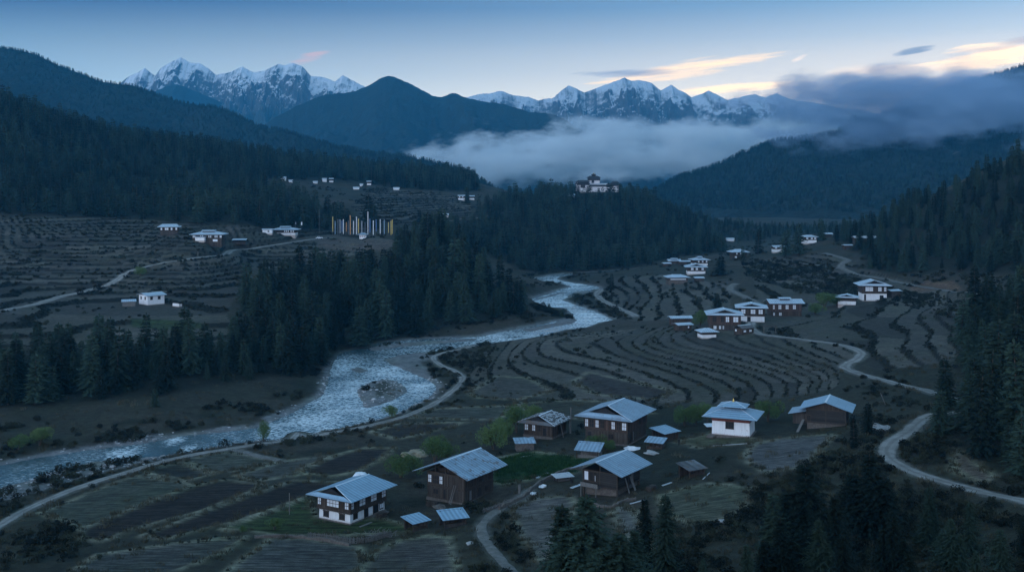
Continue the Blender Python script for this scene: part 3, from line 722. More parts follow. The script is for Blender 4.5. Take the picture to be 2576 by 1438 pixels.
FH = hill_mat('forested_slope', (0.017, 0.024, 0.021), 0.4, 0.012, 8.0)
HILLS = {}
HILLS['L1'] = ridge('hill', [(-500,60,2900),(-250,70,2950),(0,119,3000),(80,134,3000),(160,168,3000),(200,184,3000),(260,205,3000),(330,217,3000),(400,240,3000),(470,262,3000),(560,276,2950),(640,310,2900),(720,330,2800),(820,362,2700),(920,382,2600),(1020,392,2500),(1100,410,2400),(1170,432,2300),(1235,470,2200),(1330,520,2100)],
                   FH, 420, 120, -55, 5, 90, 5, 2.6, 1.15, 260, dscale=0.95)
HILLS['R1'] = ridge('hill', [(1560,520,2300),(1640,482,2350),(1700,450,2400),(1780,425,2450),(1860,388,2500),(1950,357,2550),(2010,348,2600),(2080,335,2650),(2150,312,2700),(2250,276,2800),(2350,238,2850),(2420,210,2900),(2500,190,2950),(2576,165,3000),(2750,110,3000),(3000,60,3000)],
                   hill_mat('hazy_forest_slope', (0.017, 0.024, 0.021), 0.4, 0.01, 8.0, 0.5), 420, 200, -12, 9, 70, 5, 6.0, 1.15, 240, dscale=0.95, maxrun=1250.0)
HILLS['M1'] = ridge('mountain', [(420,400,6200),(560,360,6200),(640,332,6200),(690,298,6200),(740,268,6200),(790,248,6200),(840,238,6200),(890,230,6200),(930,212,6200),(965,196,6200),(1000,199,6200),(1050,222,6200),(1100,240,6200),(1140,233,6200),(1175,247,6100),(1250,262,6000),(1330,280,5900),(1380,284,5800),(1420,296,5700),(1470,330,5600),(1560,390,5400),(1700,470,5200)],
                   FH, 420, 130, -55, 21, 230, 16, 2.4, 1.1, 330, dscale=0.76)
SM = snow_mat('snow_rock', 495, 90); SM2 = snow_mat('snow_rock_low', 366, 100, (0.50, 0.55, 0.60))
HILLS['S0'] = ridge('mountain', [(250,330,9900),(330,270,9900),(385,232,9900),(415,221,9900),(445,214,9900),(470,220,9900),(500,232,9900),(560,262,9900),(640,300,9800),(720,330,9800),(800,360,9800)],
                   FH, 300, 120, -20, 61, 150, 10, 2.0, 1.1, 220, 0.6, dscale=0.63, sharp=True)
HILLS['S1'] = ridge('mountain', [(200,300,10800),(290,222,10800),(320,196,10800),(345,185,10800),(364,173,10800),(390,193,10800),(405,172,10800),(430,155,10800),(455,144,10800),(478,158,10800),(503,160,10800),(525,173,10800),(543,187,10800),(580,184,10700),(610,167,10600),(637,181,10600),(668,178,10600),(700,161,10500),(715,166,10500),(738,159,10500),(760,168,10500),(783,191,10500),(815,194,10500),(843,205,10500),(862,189,10500),(880,199,10500),(902,212,10500),(960,240,10500),(1050,300,10400)],
                   SM, 1000, 240, 0, 31, 315, 12, 1.7, 1.1, 165, 0.6, dscale=0.63, sharp=True)
HILLS['S2'] = ridge('mountain', [(1100,300,10800),(1170,247,10800),(1210,237,10800),(1262,229,10800),(1290,240,10800),(1330,243,10800),(1355,252,10800),(1390,247,10700),(1430,215,10700),(1470,233,10700),(1500,222,10600),(1530,210,10600),(1570,194,10600),(1590,205,10600),(1612,204,10600),(1640,212,10600),(1662,229,10600),(1688,214,10600),(1705,226,10600),(1740,245,10600),(1783,226,10600),(1830,252,10600),(1900,237,10600),(1925,247,10600),(1953,236,10600),(1985,247,10600),(2060,262,10600),(2300,300,10600),(2700,330,10500)],
                   SM2, 1200, 240, 0, 47, 315, 12, 1.7, 1.1, 165, 0.6, dscale=0.63, sharp=True)

# ------------------------------------------------------------------ low cloud lying in the valley and against the ridge
def low_cloud(name, label, lo, hi, dens, colr, scale, thr, seed, soft=0.30, tilt=0.0, aniso=0.0):
    K = 1.27; lo = (lo[0] * K, lo[1] * K, ZC + (lo[2] - ZC) * K); hi = (hi[0] * K, hi[1] * K, ZC + (hi[2] - ZC) * K); dens /= K; scale /= K
    m, nt = new_mat(name); b = NB(nt)
    pos = b.n('ShaderNodeNewGeometry').outputs['Position']
    c = [(a + q) / 2 for a, q in zip(lo, hi)]; h = [(q - a) / 2 for a, q in zip(lo, hi)]
    rel = b.n('ShaderNodeVectorMath', {0: pos, 1: tuple(c)}, operation='SUBTRACT').outputs[0]
    rel = b.n('ShaderNodeVectorMath', {0: rel, 1: tuple(h)}, operation='DIVIDE').outputs[0]
    q = b.n('ShaderNodeSeparateXYZ', {0: rel})
    zz = b.math('SUBTRACT', q.outputs[2], b.math('MULTIPLY', q.outputs[0], tilt))
    r2 = b.math('ADD', b.math('ADD', b.math('POWER', b.math('ABSOLUTE', q.outputs[0]), 3.0), b.math('POWER', b.math('ABSOLUTE', q.outputs[1]), 3.0)), b.math('POWER', b.math('ABSOLUTE', zz), 2.0))
    shape = b.math('SUBTRACT', 1.0, r2)
    mp = b.n('ShaderNodeMapping', {'Vector': pos}); mp.inputs['Location'].default_value = (seed * 31.0, seed * 17.0, 0); mp.inputs['Scale'].default_value = (scale, scale * 0.9, scale * 2.3)
    nz = b.noise(mp.outputs[0], 1.0, 6, 0.62)
    d = b.math('ADD', b.math('MULTIPLY', shape, 0.75), b.math('MULTIPLY', b.math('SUBTRACT', nz, 0.5), 3.3))
    d = b.maprange(d, thr, thr + soft, 0.0, dens)
    for k_, e_ in ((0, 0.80), (1, 0.70), (2, 0.62)):
        d = b.math('MULTIPLY', d, b.maprange(b.math('ABSOLUTE', q.outputs[k_]), e_, 0.99, 1.0, 0.0))
    b.out(None, b.n('ShaderNodeVolumePrincipled', {'Color': (*colr, 1), 'Density': d, 'Anisotropy': aniso}).outputs[0])
    m.cycles.volume_sampling = 'DISTANCE'; m.cycles.volume_step_rate = 0.22
    return tag(obj(name, box_mesh(name, lo, hi, m)), label, kind='stuff')
if CLOUDV:
    low_cloud('low_cloud', 'pale bank of low cloud lying in the far valley', (-330, 1880, 38), (950, 2650, 205), 0.017, (0.88, 0.95, 1.0), 0.0085, 0.50, 1.0, 0.34, 0.34)
    low_cloud('low_cloud', 'dark cloud wrapped round the top of the hazy ridge', (300, 1540, 90), (1250, 2100, 272), 0.016, (0.44, 0.58, 0.76), 0.0080, 0.40, 2.0, 0.38, 0.14)
# ------------------------------------------------------------------ foliage materials
def leaf_mat(name, dark, light, rnd=0.9, transl=0.15):
    m, nt = new_mat(name); b = NB(nt)
    pos = b.n('ShaderNodeTexCoord').outputs['Object']
    r = b.n('ShaderNodeObjectInfo').outputs['Random']
    n = b.noise(pos, 1.1, 3, 0.6)
    f = b.math('ADD', b.math('MULTIPLY', n, 0.6), b.math('MULTIPLY', b.math('SUBTRACT', r, 0.30), rnd))
    c = b.ramp(f, [(0.25, dark), (0.75, light)])
    d = b.bsdf(c, 0.8, None, **{'Specular IOR Level': 0.2})
    t = b.n('ShaderNodeBsdfTranslucent', {'Color': c}).outputs[0]
    b.out(b.n('ShaderNodeMixShader', {0: transl, 1: d, 2: t}).outputs[0]); return m
PINE = leaf_mat('pine_needles', (0.006, 0.014, 0.010), (0.032, 0.058, 0.041))
CYPR = leaf_mat('cypress_needles', (0.006, 0.012, 0.009), (0.018, 0.03, 0.021))
WILL = leaf_mat('willow_leaves', (0.07, 0.12, 0.042), (0.17, 0.235, 0.09), 0.3, 0.3)
SCRB = leaf_mat('scrub_leaves', (0.006, 0.009, 0.006), (0.042, 0.050, 0.031), 0.6)
DRYG = leaf_mat('dry_grass', (0.05, 0.0475, 0.03), (0.1, 0.09, 0.06), 0.6)
CROP = leaf_mat('crop_leaves', (0.014, 0.042, 0.014), (0.034, 0.098, 0.03), 0.5, 0.3)
BARK = simple_mat('bark', (0.075, 0.060, 0.050), 0.95, 0.4, 3.0, 0.6, stretch=(3, 3, 0.6))

def tube(pts, radii, n=6):
    pts = np.array(pts, float); vs, fs = [], []
    for i, (p, r) in enumerate(zip(pts, radii)):
        d = pts[min(i + 1, len(pts) - 1)] - pts[max(i - 1, 0)]; d /= np.linalg.norm(d) + 1e-9
        a = np.cross(d, [0.31, 0.95, 0.05]); a /= np.linalg.norm(a); c = np.cross(d, a)
        for k in range(n):
            q = 2 * math.pi * k / n; vs.append(p + r * (math.cos(q) * a + math.sin(q) * c))
        if i:
            for k in range(n):
                fs.append((((i - 1) * n + k), ((i - 1) * n + (k + 1) % n), (i * n + (k + 1) % n), (i * n + k)))
    return np.array(vs), fs

def conifer(seed, H, R, whorls, per, segs, spray, crown_base=0.10, shape=0.85, droop=0.35, leaders=1):
    """needle sprays set along whorled, drooping branches: returns verts, quads of the crown and of the trunk"""
    rg = np.random.default_rng(seed)
    vs, fs = [], []
    def quad(p, d, s, l, w):
        i = len(vs); vs.extend([p - s * w * 0.35, p + d * l * 0.55 - s * w * 0.5, p + d * l, p + d * l * 0.5 + s * w * 0.5]); fs.append((i, i + 1, i + 2, i + 3))
    tv_, tf_ = [], []
    for ld in range(leaders):
        hh = H * (1 if ld == 0 else rg.uniform(0.62, 0.85)); off = np.zeros(3) if ld == 0 else np.array([rg.uniform(-1, 1), rg.uniform(-1, 1), 0]) * R * 0.75
        lean = np.array([rg.normal(0, 0.02), rg.normal(0, 0.02), 0])
        tp = [off * min(1, q * 2.2) * (0.3 + 0.7 * (ld > 0)) + lean * q * hh * (q) + np.array([0, 0, q * hh]) for q in np.linspace(0, 1, 7)]
        v_, f_ = tube(tp, [0.022 * H * (1 - 0.93 * q) for q in np.linspace(0, 1, 7)], 6)
        o_ = sum(len(x) for x in tv_); tv_.append(v_); tf_ += [tuple(a + o_ for a in f) for f in f_]
        def axis(q):
            k = min(int(q * 6), 5); return tp[k] + (tp[k + 1] - tp[k]) * (q * 6 - k)
        lop = rg.uniform(0, 6.28); 
        for wi in range(whorls):
            q = crown_base + (0.985 - crown_base) * (wi + rg.uniform(-0.3, 0.3)) / whorls
            q = min(max(q, crown_base), 0.985)
            full = min(1, (q - crown_base) / 0.14 + 0.55)
            Lb = R * (1 - ((q - crown_base) / (1 - crown_base)) ** 1.15) ** shape * full + 0.03 * R
            nb = max(3, int(round(per * (0.55 + 0.6 * (1 - q)))))
            a0 = rg.uniform(0, 6.28)
            for bi in range(nb):
                an = a0 + 6.283 * bi / nb + rg.uniform(-0.3, 0.3)
                L = Lb * rg.uniform(0.55, 1.18) * (1 + 0.18 * math.cos(an - lop))
                up0 = 0.45 * (q - 0.35) + rg.uniform(-0.08, 0.12)
                o3 = axis(q); dirh = np.array([math.cos(an), math.sin(an), 0.0]); sd = np.array([-math.sin(an), math.cos(an), 0.0])
                prev = o3
                for k in range(segs):
                    f = (k + 1) / segs
                    p = o3 + dirh * L * f + np.array([0, 0, L * (up0 * f - droop * f * f + 0.12 * (f > 0.85))])
                    d = p - prev; ln = np.linalg.norm(d) + 1e-6; d = d / ln
                    wd = spray * (1.15 - 0.6 * f) * rg.uniform(0.75, 1.25)
                    n = np.cross(sd, d)
                    quad(prev, d, sd, ln * 1.5, wd * 1.1)
                    for sg in (-1, 1):
                        dd = d * 0.62 + sd * sg * 0.75 + n * rg.uniform(-0.35, 0.25); dd /= np.linalg.norm(dd)
                        quad(prev + d * ln * rg.uniform(0.1, 0.9), dd, n * 0.6 + d * 0.4, wd * rg.uniform(0.9, 1.5), wd * 0.62)
                    prev = p
        quad(axis(0.95), np.array([0, 0, 1.0]), np.array([1.0, 0, 0]), hh * 0.07, spray * 0.5); quad(axis(0.95), np.array([0, 0, 1.0]), np.array([0, 1.0, 0]), hh * 0.07, spray * 0.5)
    return np.array(vs), np.array(fs), np.concatenate(tv_), np.array(tf_)

def two_mat_mesh(name, cv, cf, tv2, tf2, m1, m2):
    me = mesh_np(name, np.concatenate([cv, tv2]), np.concatenate([cf, tf2 + len(cv)]), m1)
    me.materials.append(m2)
    mi = np.zeros(len(cf) + len(tf2), dtype=np.int32); mi[len(cf):] = 1
    me.polygons.foreach_set('material_index', mi); return me

# sources at a height of 10 m; scaled to each tree's own height
FAR, MID, NEAR = [], [], []
for i in range(5):
    cv, cf, t_, tf = conifer(100 + i, 10, (2.6, 3.4, 3.0, 3.7, 3.1)[i], (11, 12, 9, 13, 10)[i], 8, 2, 1.15, 0.10, (0.8, 0.95, 0.7, 1.0, 0.85)[i])
    FAR.append(two_mat_mesh('pine_far', cv, cf, t_, tf, PINE, BARK))
for i in range(5):
    a = conifer(200 + i, 10, (2.7, 3.5, 3.0, 3.8, 2.5)[i], (18, 21, 15, 22, 19)[i], 9, 4, 0.66, 0.09, (0.85, 1.0, 0.72, 0.95, 0.8)[i], (0.35, 0.3, 0.45, 0.3, 0.4)[i])
    MID.append((mesh_np('crown', a[0], a[1], PINE), mesh_np('trunk', a[2], a[3], BARK), two_mat_mesh('pine_mid', *a, PINE, BARK)))
for i in range(4):
    a = conifer(300 + i, 10, 2.7 + 0.35 * (i % 3), 36, 10, 7, 0.36, 0.10, 0.75, 0.30, leaders=1 + (i % 2) * 2)
    NEAR.append((mesh_np('crown', a[0], a[1], PINE), mesh_np('trunk', a[2], a[3], BARK)))
CYP = []
for i in range(2):
    a = conifer(400 + i, 10, 1.35, 26, 8, 3, 0.55, 0.03, 0.55, 0.05)
    CYP.append((mesh_np('crown', a[0], a[1], CYPR), mesh_np('trunk', a[2], a[3], BARK)))

def leaf_cloud(seed, blobs, n, size, squash=1.0, hang=0.0):
    """leaf quads spread through a set of overlapping clumps"""
    rg = np.random.default_rng(seed); vs = []; w = np.array([b_[3] ** 2 for b_ in blobs]); w = w / w.sum()
    pick = rng_choice = rg.choice(len(blobs), n, p=w)
    B = np.array(blobs)[pick]
    d = rg.normal(size=(n, 3)); d /= np.linalg.norm(d, axis=1)[:, None]
    r = rg.uniform(0.55, 1.06, n) ** 0.7
    c = B[:, :3] + d * (B[:, 3] * r)[:, None] * np.array([1, 1, squash])
    c[:, 2] -= hang * rg.uniform(0, 1, n) * B[:, 3]
    a = rg.normal(size=(n, 3)) + d * 0.6; a[:, 2] -= hang * 2.0; a /= np.linalg.norm(a, axis=1)[:, None]
    s = np.cross(a, rg.normal(size=(n, 3))); s /= np.linalg.norm(s, axis=1)[:, None]
    l = size * rg.uniform(0.6, 1.4, n)[:, None]
    V_ = np.stack([c - a * l, c - s * l * 0.45, c + a * l, c + s * l * 0.45], 1).reshape(-1, 3)
    V_[:, 2] = np.maximum(V_[:, 2], 0.0)
    return V_, np.arange(n * 4).reshape(-1, 4)

WILLOW = []
for i in range(4):
    rg = np.random.default_rng(500 + i); H = 6.0
    bl = [(rg.normal(0, 1.05), rg.normal(0, 1.05), rg.uniform(2.0, 4.7), rg.uniform(0.75, 1.45)) for _ in range(13)]
    bl = [(x * (1 - 0.12 * max(0, z - 3)), y * (1 - 0.12 * max(0, z - 3)), z, r) for x, y, z, r in bl]
    cv, cf = leaf_cloud(510 + i, bl, 4200, 0.13, 1.1, 0.35)
    tv_, tf_ = [], []
    for k in range(4 + i % 2):
        an = rg.uniform(0, 6.28); rr = rg.uniform(0.3, 1.2)
        p, f = tube([(0.12 * math.cos(an), 0.12 * math.sin(an), -0.3), (0.3 * rr * math.cos(an), 0.3 * rr * math.sin(an), 1.3), (rr * math.cos(an), rr * math.sin(an), 3.2), (1.3 * rr * math.cos(an), 1.3 * rr * math.sin(an), 4.4)], [0.13, 0.10, 0.06, 0.02], 5)
        o_ = sum(len(q) for q in tv_); tv_.append(p); tf_ += [tuple(x + o_ for x in q) for q in f]
    WILLOW.append((mesh_np('crown', cv, cf, WILL), mesh_np('trunk', np.concatenate(tv_), np.array(tf_), BARK)))
SHRUB = []
for i in range(5):
    rg = np.random.default_rng(600 + i)
    bl = [(rg.normal(0, 0.45), rg.normal(0, 0.45), rg.uniform(0.2, 0.75), rg.uniform(0.28, 0.55)) for _ in range(6)]
    v_, f_ = leaf_cloud(610 + i, bl, 260, 0.13, 0.9)
    SHRUB.append(mesh_np('shrub', v_, f_, SCRB))
BUSH = []
for i in range(3):
    rg = np.random.default_rng(640 + i)
    bl = [(rg.normal(0, 0.5), rg.normal(0, 0.5), rg.uniform(0.3, 1.2), rg.uniform(0.35, 0.6)) for _ in range(9)]
    v_, f_ = leaf_cloud(650 + i, bl, 1100, 0.085, 1.0)
    BUSH.append(mesh_np('bush', v_, f_, SCRB))
def tuft(seed, mat, n=22, h=0.5, spread=0.35):
    rg = np.random.default_rng(seed); p = rg.normal(0, spread, (n, 3)); p[:, 2] = 0
    d = rg.normal(0, 0.35, (n, 3)); d[:, 2] = 1; s = rg.normal(size=(n, 3)); s[:, 2] = 0; s /= np.linalg.norm(s, axis=1)[:, None]
    hh = h * rg.uniform(0.5, 1.3, n)[:, None]
    V_ = np.stack([p - s * 0.05, p + s * 0.05, p + d * hh + s * 0.02, p + d * hh - s * 0.02], 1).reshape(-1, 3)
    return mesh_np('tuft', V_, np.arange(n * 4).reshape(-1, 4), mat)
TUFT = [tuft(700 + i, DRYG) for i in range(3)]; CROPT = [tuft(710 + i, CROP, 26, 0.42, 0.4) for i in range(3)]

# ------------------------------------------------------------------ masses: points carrying copies by geometry nodes
def mass(name, label, P, rz, sc, idx, meshes):
    n = len(P)
    me = bpy.data.meshes.new(name); me.vertices.add(n); me.vertices.foreach_set('co', np.ascontiguousarray(P, np.float32).ravel())
    for nm, dat in (('rz', rz), ('sc', sc)):
        a = me.attributes.new(nm, 'FLOAT', 'POINT'); a.data.foreach_set('value', np.ascontiguousarray(dat, np.float32))
    a = me.attributes.new('pick', 'INT', 'POINT'); a.data.foreach_set('value', np.ascontiguousarray(idx, np.int32))
    for mt in meshes[0].materials: me.materials.append(mt)
    o = obj(name, me); tag(o, label, kind='stuff')
    ng = bpy.data.node_groups.new(name + '_nodes', 'GeometryNodeTree')
    ng.interface.new_socket('Geometry', in_out='INPUT', socket_type='NodeSocketGeometry'); ng.interface.new_socket('Geometry', in_out='OUTPUT', socket_type='NodeSocketGeometry')
    L = ng.links.new; gi, go = ng.nodes.new('NodeGroupInput'), ng.nodes.new('NodeGroupOutput')
    join = ng.nodes.new('GeometryNodeJoinGeometry')
    for m_ in reversed(meshes):
        so_ = SRC.get(m_.name) or bpy.data.objects.new(m_.name, m_); SRC[m_.name] = so_
        oi = ng.nodes.new('GeometryNodeObjectInfo'); oi.inputs['Object'].default_value = so_; oi.inputs['As Instance'].default_value = True
        L(oi.outputs['Geometry'], join.inputs[0])
    ip = ng.nodes.new('GeometryNodeInstanceOnPoints'); ip.inputs['Pick Instance'].default_value = True
    L(gi.outputs[0], ip.inputs['Points']); L(join.outputs[0], ip.inputs['Instance'])
    def at(nm, typ='FLOAT'):
        q = ng.nodes.new('GeometryNodeInputNamedAttribute'); q.data_type = typ; q.inputs[0].default_value = nm
        return q.outputs[0]
    L(at('pick', 'INT'), ip.inputs['Instance Index'])
    cx = ng.nodes.new('ShaderNodeCombineXYZ'); L(at('rz'), cx.inputs[2]); L(cx.outputs[0], ip.inputs['Rotation'])
    cs = ng.nodes.new('ShaderNodeCombineXYZ'); s_ = at('sc')
    for k in range(3): L(s_, cs.inputs[k])
    L(cs.outputs[0], ip.inputs['Scale']); L(ip.outputs[0], go.inputs[0])
    md = o.modifiers.new('copies', 'NODES'); md.node_group = ng
    return o
SRC = {}

# ------------------------------------------------------------------ where things may not grow
KEEP = []           # (x, y, radius) kept clear, filled from the building list in part 4's table
def clear_of(x, y, pad=0.0):
    ok = lookup(ROAD, x, y) < 0.2
    ok &= lookup(RD, x, y) > 1.2
    for (cx, cy, r) in KEEP: ok &= (x - cx) ** 2 + (y - cy) ** 2 > (r + pad) ** 2
    return ok
def scatter(dens, rg, jitter=True):
    """points drawn from a density (per square metre) laid over the ground grid"""
    dl = lyv[1] - lyv[0]; dt = tv[1] - tv[0]
    lam = np.nan_to_num(np.maximum(dens, 0)) * (Yg * dt) * (Yg * dl); n = rg.poisson(lam)
    i, j = np.nonzero(n); k = n[i, j]; i = np.repeat(i, k); j = np.repeat(j, k)
    y = np.exp(lyv[i] + (rg.random(len(i)) - 0.5) * dl); t = tv[j] + (rg.random(len(j)) - 0.5) * dt
    return t * y, y
def poisson_thin(x, y, r, rg):
    """keep points at least r apart (grid buckets)"""
    o = rg.permutation(len(x)); cell = {}; keep = []
    for q in o:
        cx, cy = int(x[q] // r), int(y[q] // r); ok = True
        for a in (-1, 0, 1):
            for c in (-1, 0, 1):
                for (px_, py_) in cell.get((cx + a, cy + c), ()):
                    if (px_ - x[q]) ** 2 + (py_ - y[q]) ** 2 < r * r: ok = False
        if ok: cell.setdefault((cx, cy), []).append((x[q], y[q])); keep.append(q)
    return np.array(keep, int)
# ------------------------------------------------------------------ building materials
def plank_mat(name, col, horiz=True, pitch=0.28, var=0.45):
    m, nt = new_mat(name); b = NB(nt)
    tc = b.n('ShaderNodeTexCoord').outputs['Object']; s = b.n('ShaderNodeSeparateXYZ', {0: tc})
    axis = s.outputs[2] if horiz else b.math('ADD', s.outputs[0], s.outputs[1])
    k = b.math('DIVIDE', axis, pitch); fl = b.math('FLOOR', k); fr = b.math('FRACT', k)
    wn = b.n('ShaderNodeTexWhiteNoise', {'W': fl}, noise_dimensions='1D').outputs[0]
    mp = b.n('ShaderNodeMapping', {'Vector': tc}); mp.inputs['Scale'].default_value = (0.6, 0.6, 6) if horiz else (4, 4, 0.5)
    n = b.noise(mp.outputs[0], 2.0, 4, 0.6); n2 = b.noise(tc, 0.5, 3, 0.6)
    f = b.math('ADD', b.math('ADD', b.math('MULTIPLY', n, 0.5), b.math('MULTIPLY', wn, 0.35)), b.math('MULTIPLY', n2, 0.25))
    c = b.ramp(f, [(0.25, tuple(x * (1 - var) for x in col)), (0.8, tuple(x * (1 + var) for x in col))])
    gap = b.math('MULTIPLY', b.maprange(fr, 0.0, 0.10, 0.0, 1.0), b.maprange(fr, 0.9, 1.0, 1.0, 0.0))
    c = b.mix(b.maprange(gap, 0.0, 1.0, 0.75, 0.0), c, tuple(x * 0.2 for x in col))
    b.out(b.bsdf(c, 0.9, b.bump(b.math('ADD', gap, b.math('MULTIPLY', n, 0.3)), 0.7, 0.05), **{'Specular IOR Level': 0.2})); return m
def roof_mat(name, col, along='X', pitch=0.32, patches=0.18, rust=0.04, rough=0.42):
    m, nt = new_mat(name); b = NB(nt)
    tc = b.n('ShaderNodeTexCoord').outputs['Object']; s = b.n('ShaderNodeSeparateXYZ', {0: tc})
    ax, ot = (s.outputs[0], s.outputs[1]) if along == 'X' else (s.outputs[1], s.outputs[0])
    rib = b.math('SINE', b.math('MULTIPLY', ax, 6.2832 / (pitch * 2.6)))
    sh = b.math('FLOOR', b.math('DIVIDE', ax, pitch * 2.6)); row = b.math('FLOOR', b.math('DIVIDE', ot, 2.1))
    wn = b.n('ShaderNodeTexWhiteNoise', {'Vector': b.n('ShaderNodeCombineXYZ', {0: sh, 1: row}).outputs[0]}, noise_dimensions='2D').outputs[0]
    n = b.noise(tc, 0.7, 5, 0.65); n2 = b.noise(tc, 4.0, 4, 0.6)
    v = b.math('ADD', b.math('ADD', b.math('MULTIPLY', b.math('SUBTRACT', wn, 0.5), patches), b.math('MULTIPLY', b.math('SUBTRACT', n, 0.5), 0.55)), b.math('ADD', 1.0, b.math('MULTIPLY', rib, 0.20)))
    c = b.mix(1.0, col, b.n('ShaderNodeCombineColor', {0: v, 1: v, 2: v}).outputs[0], 'MULTIPLY')
    c = b.mix(b.math('MULTIPLY', b.maprange(b.math('MULTIPLY', n, b.math('ADD', 0.6, b.math('MULTIPLY', n2, 0.8))), 0.52, 0.68, 0.0, 1.0), rust * 6, clamp=True), c, (0.09, 0.065, 0.055))
    fr = b.math('FRACT', b.math('DIVIDE', ot, 2.1))
    c = b.mix(b.maprange(fr, 0.0, 0.03, 0.5, 0.0), c, (0.05, 0.06, 0.07))
    b.out(b.bsdf(c, rough, b.bump(rib, 0.6, 0.03), **{'Specular IOR Level': 0.5})); return m
def wash_mat(name, col, stain=(0.30, 0.22, 0.17), low=0.9):
    """lime wash: streaks running down, and a splash-stained foot of its own"""
    m, nt = new_mat(name); b = NB(nt)
    tc = b.n('ShaderNodeTexCoord').outputs['Object']; z = b.n('ShaderNodeSeparateXYZ', {0: tc}).outputs[2]
    n = b.noise(tc, 0.9, 5, 0.65); mp = b.n('ShaderNodeMapping', {'Vector': tc}); mp.inputs['Scale'].default_value = (1.6, 1.6, 0.18)
    st = b.noise(mp.outputs[0], 1.5, 4, 0.6); n2 = b.noise(tc, 5.0, 4, 0.6)
    c = b.mix(b.maprange(st, 0.48, 0.75, 0.0, 0.45), col, tuple(x * 0.55 for x in col))
    c = b.mix(b.maprange(n, 0.62, 0.70, 0.0, 0.6), c, stain)
    ft = b.math('ADD', z, b.math('MULTIPLY', b.math('SUBTRACT', n2, 0.5), 0.8))
    c = b.mix(b.maprange(ft, 0.05, low * 0.6, 0.75, 0.0), c, stain)
    b.out(b.bsdf(c, 0.92, b.bump(b.math('ADD', n, n2), 0.5, 0.06), **{'Specular IOR Level': 0.2})); return m
M = dict(
 white=wash_mat('lime_wash', (0.74, 0.75, 0.78)), chapel=wash_mat('chapel_wash', (0.80, 0.81, 0.84), (0.30, 0.17, 0.13), 0.7), fort=wash_mat('fort_wash', (0.62, 0.60, 0.63), (0.30, 0.28, 0.29), 0.5),
 dark=plank_mat('dark_timber', (0.060, 0.045, 0.037), False, 0.42), log=plank_mat('log_timber', (0.036, 0.034, 0.033), True, 0.36), plank=plank_mat('weathered_board', (0.062, 0.052, 0.046), False, 0.30),
 red=plank_mat('red_timber', (0.078, 0.050, 0.042), False, 0.5), beam=simple_mat('beam_wood', (0.055, 0.042, 0.034), 0.85, 0.35, 3, 0.3), grey=simple_mat('grey_wood', (0.14, 0.135, 0.13), 0.9, 0.35, 3, 0.4, stretch=(1, 1, 0.3)),
 pane=simple_mat('pale_shutter', (0.66, 0.70, 0.76), 0.75, 0.10, 1.5, 0.1), hole=simple_mat('unlit_opening', (0.012, 0.012, 0.014), 0.6, 0.3, 2, 0.0), stone=simple_mat('rubble_stone', (0.115, 0.10, 0.09), 0.95, 0.5, 2.2, 1.0),
 roof=roof_mat('blue_sheet_roof', (0.20, 0.315, 0.42)), roof2=roof_mat('grey_sheet_roof', (0.20, 0.285, 0.37), patches=0.22, rust=0.08), roof3=roof_mat('pale_sheet_roof', (0.36, 0.44, 0.52), rust=0.05), roof4=roof_mat('worn_sheet_roof', (0.20, 0.285, 0.37), patches=0.40, rust=0.20),
 pale=simple_mat('ridge_metal', (0.60, 0.66, 0.72), 0.4, 0.1, 2, 0.1), band=simple_mat('red_ochre_band', (0.17, 0.055, 0.042), 0.9, 0.25, 2, 0.2), broken=roof_mat('broken_shingle', (0.075, 0.080, 0.088), pitch=0.6, patches=1.4, rust=0.4, rough=0.8),
 fortroof=simple_mat('dark_fort_roof', (0.035, 0.035, 0.04), 0.7, 0.3, 1, 0.2), tarp=simple_mat('white_tarp', (0.66, 0.69, 0.74), 0.6, 0.15, 2, 0.5), cloth=simple_mat('dark_cloth', (0.02, 0.02, 0.025), 0.9, 0.3, 6, 0.2), skin=simple_mat('skin', (0.25, 0.15, 0.11), 0.6, 0.1, 5, 0.0),
 gold=simple_mat('gilt', (0.45, 0.33, 0.12), 0.4, 0.1, 5, 0.0, metallic=0.8), palestone=simple_mat('pale_rock', (0.30, 0.30, 0.30), 0.95, 0.5, 1.2, 1.0), straw=simple_mat('straw', (0.20, 0.18, 0.13), 0.95, 0.4, 4, 0.8), slab=simple_mat('roof_slate_bits', (0.40, 0.42, 0.45), 0.85, 0.3, 3, 0.3),
)

